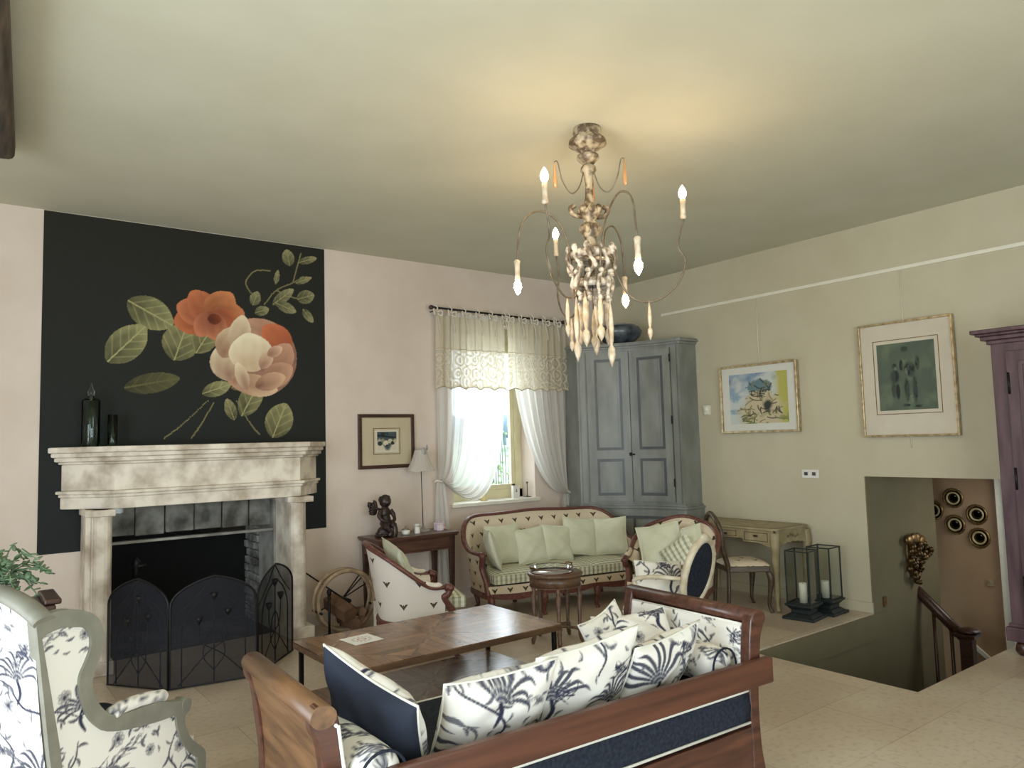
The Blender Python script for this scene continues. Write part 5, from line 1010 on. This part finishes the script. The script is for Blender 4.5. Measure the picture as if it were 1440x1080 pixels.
# ------------------------------------------------------------------ hoop log holder
t = thing('log_hoop', 'wooden hoop log holder with iron spokes beside the fireplace', 'log holder', (2.90, 6.40, 0))
n = 30; mb = MB()
for y in (-.05, .05): mb.tube([(.27*math.cos(a), y, .275+.26*math.sin(a)) for a in np.linspace(0, 2*PI, n, endpoint=False)], .014, 8, closed=True, flat=(1, 1.4))
mb.obj('hoop', mat('bentwood', (176, 152, 124), (134, 112, 88), scale=12, rough=.5), t)
mb = MB()
for a in (25, 42, 50, 140, 200, 265, 320): mb.tube([(0, .05, .275), (.262*math.cos(R(a)), .05, .275+.25*math.sin(R(a)))], .006, 6)
mb.tube([(0, -.1, .275), (0, .1, .275)], .02, 8); mb.tube([(-.26, -.1, .2), (-.26, .1, .2)], .01, 6).tube([(.26, -.1, .2), (.26, .1, .2)], .01, 6); mb.obj('spokes', M_iron, t)
for i, (x, z, a, L, s_, lab) in enumerate(((-.06, .21, 35, .30, .085, 'squared brown log leaning inside the hoop holder'), (.02, .085, 5, .30, .06, 'log lying at the bottom of the hoop holder'), (.12, .15, -20, .22, .045, 'thin split log at the right in the hoop holder'))):
    o = MB().prism([(math.cos(b_)*s_*(1+.15*math.sin(b_*3)), math.sin(b_)*s_) for b_ in (.2, 1.3, 2.6, 3.9, 5.2)], -L/2, L/2, 'y').obj('log', wood('log_wood', (126, 92, 66), (78, 56, 42), 6, (1, 1, 1), rough=.8), bevel=.006); tag(o, lab, 'log'); o.location = (2.90+x, 6.40-.03, z); o.rotation_euler = (R(a*.5), 0, R(a*.4))
o = MB().tube([(2.64, 6.74, .52), (2.92, 6.55, .28), (3.0, 6.50, .05), (3.0, 6.5, .0)], .007, 8).obj('poker', M_iron); tag(o, 'thin iron poker leaning against the wall behind the hoop', 'poker')
t = thing('fire_tool_stand', 'black iron fire tool beside the right column of the fireplace', 'fire tool', (2.70, 6.28, 0)); MB().lathe([(0, 0), (.06, 0), (.06, .012), (0, .014)], seg=16).tube([(0, 0, 0), (0, 0, .36)], .012, 8).blob((0, 0, .38), (.022, .022, .036), 10).blob((0, 0, .33), (.018, .018, .016), 10).obj('stand', M_iron, t)
tag(MB().box(3.11, 3.19, 6.235, 6.25, 0, .25).obj('paper_card', M_ivory), 'white paper label card on the right of the hoop holder', 'card')

# ------------------------------------------------------------------ coffee table
t = thing('coffee_table', 'long low coffee table with parquet top, thin black legs and parquet shelf', 'coffee table', (2.50, 4.22, 0), .5)
MB().box(-.75, .75, -.41, .41, .443, .45).obj('parquet_top', M_parquet, t); MB().box(-.75, .75, -.41, .41, .408, .4425).obj('edge_band', M_walnut, t, bevel=.003)
MB().box(-.70, .70, -.37, .37, .133, .14).obj('parquet_shelf', M_parquet, t); MB().box(-.70, .70, -.37, .37, .11, .1325).obj('shelf_frame', M_iron, t)
for x in (-.71, .71):
    for y in (-.375, .375): MB().cbox((x, y, .204), (.026, .026, .408)).obj('leg', M_iron, t, bevel=.003)
for x in (-.71,): pass
t = thing('invitation_card', 'white card with circular print on the coffee table', 'card', (2.09, 4.37, .4505), 5); n = 60; X, Y = np.meshgrid(np.linspace(-.10, .10, n), np.linspace(-.10, .10, n), indexing='ij'); r2 = np.hypot(X, Y); ang = np.arctan2(Y, X)
c = np.zeros(X.shape+(3,)); c[:] = L_((248, 247, 246)); c = mixa(c, L_((150, 144, 150)), (np.abs(r2-.055) < .009)*(.3+.4*np.sin(ang*14))); c = mixa(c, L_((184, 92, 84)), ((r2 < .03) & (r2 > .02))*.8)
gridobj('card_face', np.stack([X, Y, 0*X+.0012], -1), M_art, t, col=c); MB().box(-.10, .10, -.10, .10, 0, .001).obj('card_back', M_china, t)

# ------------------------------------------------------------------ daybed in the foreground
DX0, DX1, DY0, DY1 = .93, 3.05, 2.13, 2.97
t = thing('daybed', 'cherry sleigh daybed with navy mattress and toile-lined ends', 'daybed', (1.99, 2.60, 0), -2.5)
def dl(x, y): return (x-1.99, y-2.55)
def sleigh(sg, x_in):     # side profile (x,z) of a scrolled end, sg=+1 right end, -1 left
    o_ = [(0, .0), (.075, .0), (.085, .10), (.06, .25), (.055, .45), (.075, .62), (.09, .72), (.112, .765), (.116, .81), (.10, .838), (.065, .842), (.035, .82), (.02, .77), (.005, .66), (-.005, .45), (0, .25)]
    return [(x_in-1.99+sg*x, z) for x, z in sm(o_, 4, True)]
for sg, xi, M_ in ((1, 2.955, M_daybed), (-1, 1.05, M_pine)):
    pr = sleigh(sg, xi); yn = DY0 if sg > 0 else DY0+.06
    for y in (yn, DY1-.055): MB().prism(pr, dl(0, y)[1], dl(0, y+.055)[1], 'y').obj('end_post', M_daybed, t, bevel=.006)
    panel = [(xi-1.99+sg*x, z) for x, z in sm([(.03, .30), (.05, .30), (.045, .45), (.06, .62), (.09, .74), (.10, .80), (.07, .80), (.045, .74), (.025, .62), (.018, .45)], 4, True)]
    MB().prism(panel, yn+.055-2.55, DY1-.055-2.55, 'y').obj('end_panel', M_, t)
    MB().tube([(xi-1.99+sg*.076, yn-.006-2.55, .808), (xi-1.99+sg*.076, DY1+.006-2.55, .808)], .036, 18, flat=(1.2, 1)).obj('top_roll', M_daybed if sg > 0 else M_pine, t)
    # toile lining on the inner side
    n = 160; Yg, Zg = np.meshgrid(np.linspace(DY0+.05-2.55, DY1-.05-2.55, n), np.linspace(.34, .775, 90), indexing='ij'); prx = np.interp(Zg, [.30, .45, .60, .70, .80], [0, -.006, .008, .025, .04]); e_ = np.minimum(np.minimum(Yg-Yg.min(), Yg.max()-Yg), np.minimum(Zg-.30, .775-Zg)); puff = .016*np.clip(e_/.03, 0, 1)**.5
    Pg = np.stack([xi-1.99+sg*(prx-puff-.002), Yg, Zg], -1); gridobj('toile_panel', Pg, M_toile, t, col=toile(Yg+(.26 if sg > 0 else .9), Zg+.12))
    MB().tube([(xi-1.99+sg*(.036), DY0+.05-2.55, .775), (xi-1.99+sg*.036, DY1-.05-2.55, .775)], .006, 6).tube([(xi-1.99+sg*.03, DY0+.052-2.55, .775), (xi-1.99-sg*.006, DY0+.052-2.55, .5), (xi-1.99, DY0+.052-2.55, .34)], .006, 6).obj('piping', M_piping, t)
MB().box(DX0+.02-1.99, DX1+.02-1.99, DY0-.042-2.55, DY0-.002-2.55, .52, .635).obj('back_rail', wood('back_rail_wood', (98, 58, 42), (70, 41, 30), 3, (.5, 10, 10), rough=.4), t, bevel=.008)
for y, nm in ((DY0+.005, 'side_rail'), (DY1-.035, 'side_rail')): MB().box(1.0-1.99, 2.98-1.99, y-2.55, y+.03-2.55, .12, .335).obj(nm, M_daybed, t, bevel=.005)
MB().box(1.03-1.99, 2.94-1.99, DY0+.04-2.55, DY1-.04-2.55, .25, .28).obj('slat_base', M_dark, t)
boxcushion('mattress', 1.03-1.99, 2.945-1.99, DY0+.01-2.55, DY1-.01-2.55, .36, .515, M_navy, t, .02, 30)
MB().tube([(1.03-1.99, DY0+.004-2.55, .358), (2.945-1.99, DY0+.004-2.55, .358)], .006, 6).obj('piping', M_piping, t)
MB().box(1.03-1.99, 2.94-1.99, DY0+.045-2.55, DY1-.045-2.55, .28, .36).obj('box_spring', M_navy, t)
def bolster(x, lab, off):
    nu, nv = 120, 48; U, V = np.meshgrid(np.linspace(0, 1, nu), np.linspace(0, 2*PI, nv), indexing='ij'); L = .72; r_b = .085*(np.clip(1-np.abs(2*U-1)**14, 0, 1))**.5
    P = np.stack([x+r_b*np.cos(V), 2.20+L*U, .604+r_b*np.sin(V)], -1); o = gridobj('bolster', P, M_toile, None, col=toile(P[..., 1]+off, V*.085+off)); tag(o, lab, 'bolster cushion')
    for y in (2.207, 2.913): MB().tube([(x+.082*math.cos(a), y, .604+.082*math.sin(a)) for a in np.linspace(0, 2*PI, 24, endpoint=False)], .005, 6, closed=True).obj('piping', M_navy, o)
bolster(2.845, 'toile bolster lying against the right end of the daybed', .3); bolster(1.125, 'toile bolster lying against the left end of the daybed', .85)
NB = (40, 45, 58)
for lab, c, nrm, w_, h_, t_, rl, off, cols, rot in (
    ('navy-backed toile cushion at the left end of the daybed', (1.27, 2.54, .665), (1, .16, .42), .50, .42, .19, 17, (.1, .0), NB, 0),
    ('toile cushion with a lily print against the back rail, second from left', (1.67, 2.37, .645), (.10, 1, .55), .48, .38, .18, -2, (.72, .66), None, 0),
    ('toile cushion with dark tree print against the middle of the back rail', (2.10, 2.36, .665), (.0, 1, .5), .54, .40, .19, -5, (.35, .18), None, 0),
    ('toile cushion near the right end against the back rail', (2.53, 2.34, .635), (-.15, 1, .55), .48, .37, .17, -4, (.02, .5), None, 0),
    ('toile cushion standing on its corner at the front of the daybed', (2.61, 2.69, .655), (.15, -1, .40), .33, .33, .11, 12, (.62, .30), None, 10),
    ('toile cushion lying behind the others beside the right bolster', (2.70, 2.60, .655), (-.5, -.8, .95), .38, .36, .11, 6, (.9, .1), None, 0)):
    o = pillow('throw_pillow', lab, w_, h_, t_, M_toile, .0052, off, piping=M_piping, seed=int(c[0]*100), back=cols, uvrot=rot, sag=.05); place(o, c, nrm, (0, 0, 1), rl)

# ------------------------------------------------------------------ wing chair at the left
WM = Matrix.Translation((.25, 2.95, 0)) @ Matrix.Rotation(R(31), 4, 'Z')
t = thing('wing_chair', 'grey-green painted wing chair in blue and white toile at left', 'armchair', (.25, 2.95, 0), 31)
OUT = sm([(0, 1.096), (.045, 1.116), (.10, 1.12), (.155, 1.109), (.211, 1.082), (.246, 1.041), (.257, .985), (.245, .933), (.22, .88), (.212, .833), (.228, .785), (.261, .736), (.301, .704), (.36, .692), (.43, .69), (.505, .684), (.575, .662), (.64, .65)], 3)
OUT2 = sm([(.668, .625), (.655, .60), (.634, .585), (.640, .542), (.674, .48), (.74, .417), (.745, .36)], 3)
INN = sm([(.022, 1.045), (.06, 1.057), (.10, 1.06), (.14, 1.052), (.18, 1.04), (.203, 1.004), (.203, .961), (.185, .92), (.166, .885), (.162, .85), (.170, .80), (.198, .73), (.235, .685), (.275, .655), (.355, .632), (.43, .620), (.51, .61), (.587, .606)], 3)
INN2 = sm([(.59, .59), (.592, .575), (.596, .555), (.605, .53), (.633, .471), (.69, .410), (.70, .40)], 3)
BO = [(.745, .30), (.11, .30)]; BI = [(.70, .36), (.135, .36)]
outer = OUT+OUT2+[(.745, .30)]+[(.745-(.635)*k/8, .30) for k in range(1, 9)]+[(.11-.055*k/4, .30+.36*k/4) for k in range(1, 5)]+[(.055-.055*k/5, .66+.436*k/5) for k in range(1, 5)]
inner = INN+INN2+[(.70, .36)]+[(.70-(.565)*k/8, .36) for k in range(1, 9)]+[(.135-.04*k/4, .36+.30*k/4) for k in range(1, 5)]+[(.095-.073*k/5, .66+.385*k/5) for k in range(1, 5)]
assert len(outer) == len(inner), (len(outer), len(inner))
for y0, y1 in ((-.0, .045), (.655, .70)):
    MB().ring(outer, inner, y0, y1, 'y').obj('side_frame', M_wingpaint, t, bevel=.006)
    Xg, Zg = np.meshgrid(np.linspace(0, .75, 190), np.linspace(.30, 1.12, 205), indexing='ij'); grow = [(x*1.0, z) for x, z in outer]
    mid = [((a[0]+b_[0])/2, (a[1]+b_[1])/2) for a, b_ in zip(outer, inner)]; mk = inpoly(Xg, Zg, mid)
    for yy_, o_ in ((y0+.012, .35), (y1-.010, .9)): gridobj('side_panel', np.stack([Xg, 0*Xg+yy_, Zg], -1), M_toile, t, mask=mk, col=toile(Xg*1.0+o_, Zg+.20))
    ap = MB().tube(sm([(.30, y0+.0225, .70), (.36, y0+.0225, .712), (.46, y0+.0225, .708), (.56, y0+.0225, .69)], 5), [.012]+[.030]*14+[.012], 12, flat=(1, .8)).obj('arm_pad', M_toile, t)
    paint(ap, lambda co: toile(co[:, 0]*1.5+.2, co[:, 1]*2+co[:, 2]))
    MB().tube([(.64, y0-.004, .632), (.64, y0+.05, .632)], .024, 14).obj('arm_scroll', M_wingpaint, t)
# back: reclined panel with arched crest
def crest(y): s_ = (y-.35)/.35; return 1.10+.10*max(0, 1-abs(s_)**2.4)*1.0
n = 170; Yg, Vg = np.meshgrid(np.linspace(.02, .68, n), np.linspace(0, 1, 190), indexing='ij'); cr = 1.085+.10*np.clip(1-np.abs((Yg-.35)/.35)**2.4, 0, 1); Zg = .33+(cr-.33)*Vg; rx = lambda z: np.interp(z, [.30, .66, 1.096, 1.25], [.11, .055, .0, -.018])
gridobj('outside_back', np.stack([rx(Zg)+.006-.012*np.sin(Vg*PI), Yg, Zg], -1), M_toile, t, col=toile(Yg+.1, Zg+.5))
gridobj('inside_back', np.stack([rx(Zg)+.075+.035*np.sin(Vg*PI)*np.sin((Yg-.02)/.66*PI), Yg, Zg], -1), M_toile, t, col=toile(Yg+.5, Zg+.1))
MB().tube([(rx(crest(y))+.03, y, crest(y)-.005) for y in np.linspace(.0, .70, 30)], .026, 10, flat=(1.6, .9), up=(0, 0, 1)).obj('crest_rail', M_wingpaint, t)
MB().blob((-.0, .25, 1.19), (.03, .05, .02), 12).obj('crest_carving', M_wingpaint, t)
MB().box(.70, .745, .045, .655, .28, .36).prism([(y, z) for y, z in sm([(.045, .36), (.045, .27), (.2, .29), (.35, .25), (.5, .29), (.655, .27), (.655, .36)], 4)], .70, .745, 'x').box(.11, .15, .045, .655, .28, .36).obj('seat_rail', M_wingpaint, t, bevel=.004)
for x, y, dx, dy in ((.71, .03, 1, -.5), (.71, .67, 1, .5), (.14, .03, -1, -.4), (.14, .67, -1, .4)): cab_leg(MB(), x, y, .31, dx, dy, .036, .02).obj('leg', M_wingpaint, t)
boxcushion('seat_cushion', .13, .73, .05, .65, .36, .50, M_toile, t, .03, 70, (.2, .4))
o = pillow('throw_pillow', 'navy cushion lying on the seat of the wing chair', .42, .38, .12, M_navy, seed=31, piping=M_navy); place(o, rel(WM, (.40, .33, .56)), reld(WM, (-.25, 0, 1)), reld(WM, (1, 0, .2)), 4)

# ------------------------------------------------------------------ plant on a stand behind the wing chair
t = thing('plant_stand', 'dark wooden stand under the potted plant behind the wing chair', 'plant stand', (.30, 5.42, 0))
MB().box(-.24, .24, -.22, .22, .735, .765).box(.18, .27, -.2, .2, .765, .80).box(-.27, -.18, -.2, .2, .765, .80).obj('top', M_dark, t, bevel=.01)
for x in (-.2, .2):
    for y in (-.18, .18): MB().frus((x, y, 0), (.025, .025), (x, y, .735), (.04, .04)).obj('leg', M_dark, t)
t = thing('potted_plant', 'trailing silver-green leafy plant in pot above the wing chair', 'plant', (.26, 5.42, .765))
MB().lathe([(0, 0), (.08, 0), (.11, .12), (.115, .13), (.10, .13), (.0, .11)], seg=20).obj('pot', mat('grey_pot', (150, 150, 142), rough=.7), t)
rp = random.Random(9); stems = MB(); lv = MB()
for k in range(40):
    a = rp.uniform(0, 2*PI); L = rp.uniform(.12, .32); up = rp.uniform(.03, .20); c_, s_ = math.cos(a), math.sin(a)
    p = sm([(0, 0, .11), (c_*L*.5, s_*L*.4, .13+up), (c_*L, s_*L*.7, .12+up-rp.uniform(0, .14))], 5); stems.tube(p, .004, 5)
    for j in range(3, len(p)):
        q = p[j]; M = Matrix.Rotation(rp.uniform(0, 6.3), 3, 'Z') @ Matrix.Rotation(rp.uniform(-.9, .9), 3, 'Y'); lv.blob((q[0]+rp.uniform(-.02, .02), q[1]+rp.uniform(-.02, .02), q[2]+rp.uniform(-.01, .02)), (rp.uniform(.022, .036), rp.uniform(.013, .02), .005), 8, M)
stems.obj('stems', M_leafm, t); lv.obj('leaves', M_leafm, t)

# ------------------------------------------------------------------ chandelier
CHX, CHY = 3.13, 3.28
t = thing('chandelier', 'ornate carved wood and iron six-light chandelier hanging from the ceiling', 'chandelier', (CHX, CHY, 0))
MB().lathe([(0, 3.58), (.085, 3.58), (.09, 3.55), (.08, 3.53), (.115, 3.50), (.118, 3.475), (.08, 3.45), (.05, 3.435), (.04, 3.42), (.068, 3.405), (.07, 3.385), (.04, 3.355), (.022, 3.345), (0, 3.34)], seg=24).obj('canopy', M_carved, t)
mb = MB().lathe([(0, 3.35), (.03, 3.35), (.046, 3.33), (.05, 3.31), (.03, 3.28), (.022, 3.22), (.026, 3.14), (.04, 3.08), (.062, 3.045), (.055, 3.02), (.03, 2.99), (.05, 2.96), (.056, 2.92), (.035, 2.88), (.03, 2.85), (.06, 2.82), (.05, 2.79), (.02, 2.77), (.02, 2.60), (0, 2.60)], seg=20)
for k in range(6): a = k*PI/3; mb.blob((.055*math.cos(a), .055*math.sin(a), 3.06), (.025, .025, .035), 8).blob((.05*math.cos(a+.5), .05*math.sin(a+.5), 2.94), (.02, .02, .035), 8)
for k, a in enumerate((150, -20, 60)): c_, s_ = math.cos(R(a)), math.sin(R(a)); mb.tube(sm([(c_*.05, s_*.05, 3.02), (c_*.10, s_*.10, 3.03), (c_*.12, s_*.12, 3.07), (c_*.09, s_*.09, 3.09)], 4), .016, 8)
mb.obj('stem', M_carved, t)
mb = MB(); mb.lathe([(.125, 2.80), (.14, 2.78), (.13, 2.75), (.115, 2.77)], seg=28, caps=False).lathe([(.105, 2.62), (.12, 2.60), (.105, 2.57), (.09, 2.59)], seg=28, caps=False)
for k in range(10):
    a = 2*PI*k/10; c_, s_ = math.cos(a), math.sin(a); tt = (-s_, c_)
    mb.tube(sm([(c_*.128, s_*.128, 2.80), (c_*.15+tt[0]*.02, s_*.15+tt[1]*.02, 2.74), (c_*.13+tt[0]*.045, s_*.13+tt[1]*.045, 2.69), (c_*.115, s_*.115, 2.64), (c_*.12-tt[0]*.02, s_*.12-tt[1]*.02, 2.57), (c_*.10, s_*.10, 2.52)], 4), [.014+.004*math.sin(j) for j in range(21)], 8)
    mb.blob((c_*.14, s_*.14, 2.81), (.02, .02, .028), 8).blob((c_*.125, s_*.125, 2.66), (.022, .022, .016), 8).blob((c_*.10, s_*.10, 2.50), (.016, .016, .024), 8)
mb.lathe([(0, 2.78), (.12, 2.77), (.12, 2.76), (0, 2.75)], seg=20).obj('carved_basket', mat('silvered_carving', (206, 200, 188), (104, 92, 78), scale=24, rough=.4, bump=.3, lo=.4, hi=.6), t)
def drop(x, y, z, L, par, m=None, r=.016):
    return MB().lathe([(0, 0), (.003, 0), (.004, -.02*L/.25), (r*.55, -.05*L/.25), (r*.8, -.11*L/.25), (r*.6, -.155*L/.25), (r*.35, -.17*L/.25), (r*.9, -.185*L/.25), (r, -.205*L/.25), (r*.6, -.23*L/.25), (.001, -L)], (x, y, z), 12).obj('pendant', m or M_drop, par)
for a, L, z in ((200, .34, 2.56), (250, .30, 2.55), (300, .42, 2.52), (350, .34, 2.58), (40, .36, 2.55), (100, .30, 2.55), (150, .40, 2.54)): drop(.105*math.cos(R(a)), .105*math.sin(R(a)), z-.02, L, t, r=.024)
MB().tube([(0, 0, 2.60), (0, 0, 2.44)], .004, 6).obj('hook', M_wire, t); drop(0, 0, 2.44, .24, t, r=.02)
def socket(par, x, y, z0, up, bulb=True):
    s_ = 1 if up else -1; MB().lathe([(0, 0), (.012, 0), (.02, s_*.01), (.016, s_*.03), (.015, s_*.09), (.017, s_*.12), (.012, s_*.125), (0, s_*.125)][::(1)], (x, y, z0), 14).obj('candle_sleeve', M_drop, par)
    b_ = MB().lathe([(0, s_*.125), (.011, s_*.125), (.022, s_*.145), (.023, s_*.165), (.014, s_*.19), (.004, s_*.205), (0, s_*.21)], (x, y, z0), 14).obj('bulb', M_bulb, par)
def arm(ang, Rr, up, zs, lean=0):
    c_, s_ = math.cos(R(ang)), math.sin(R(ang))
    if up: pr = [(.12, 2.74), (.15, 2.64), (Rr*.42, 2.50), (Rr*.66, 2.47), (Rr*.90, 2.56), (Rr*1.0, 2.70), (Rr*.93, 2.80), (Rr, zs)]
    else: pr = [(.12, 2.64), (.15, 2.74), (.16, 2.84), (Rr*.45, 2.97), (Rr*.7, 3.02), (Rr*.93, 2.93), (Rr, zs)]
    p = sm([(c_*r, s_*r, z) for r, z in pr], 8); o = MB().tube(p, .0062, 8).obj('arm', M_wire, t); socket(o, c_*Rr, s_*Rr, zs-.003 if up else zs+.003, up)
    if up: drop(c_*Rr*.6, s_*Rr*.6, 2.475, .24, o)
arm(-160, .55, True, 2.96); arm(-48, .56, True, 2.96); arm(66, .74, True, 2.96)
arm(166, .50, False, 2.71); arm(-112, .66, False, 2.71); arm(16, .42, False, 2.71)
for a in (170, -70, 40):
    c_, s_ = math.cos(R(a)), math.sin(R(a)); o = MB().tube(sm([(c_*.03, s_*.03, 3.32), (c_*.07, s_*.07, 3.20), (c_*.13, s_*.13, 3.15), (c_*.19, s_*.19, 3.22), (c_*.22, s_*.22, 3.33), (c_*.245, s_*.245, 3.33)], 6), .004, 8).obj('hook', M_wire, t)
    MB().lathe([(0, 0), (.003, 0), (.005, -.03), (.012, -.12), (.010, -.15), (0, -.165)], (c_*.242, s_*.242, 3.328), 10).obj('pendant', mat('amber_drop', (196, 146, 96), (170, 120, 78), rough=.2), o)
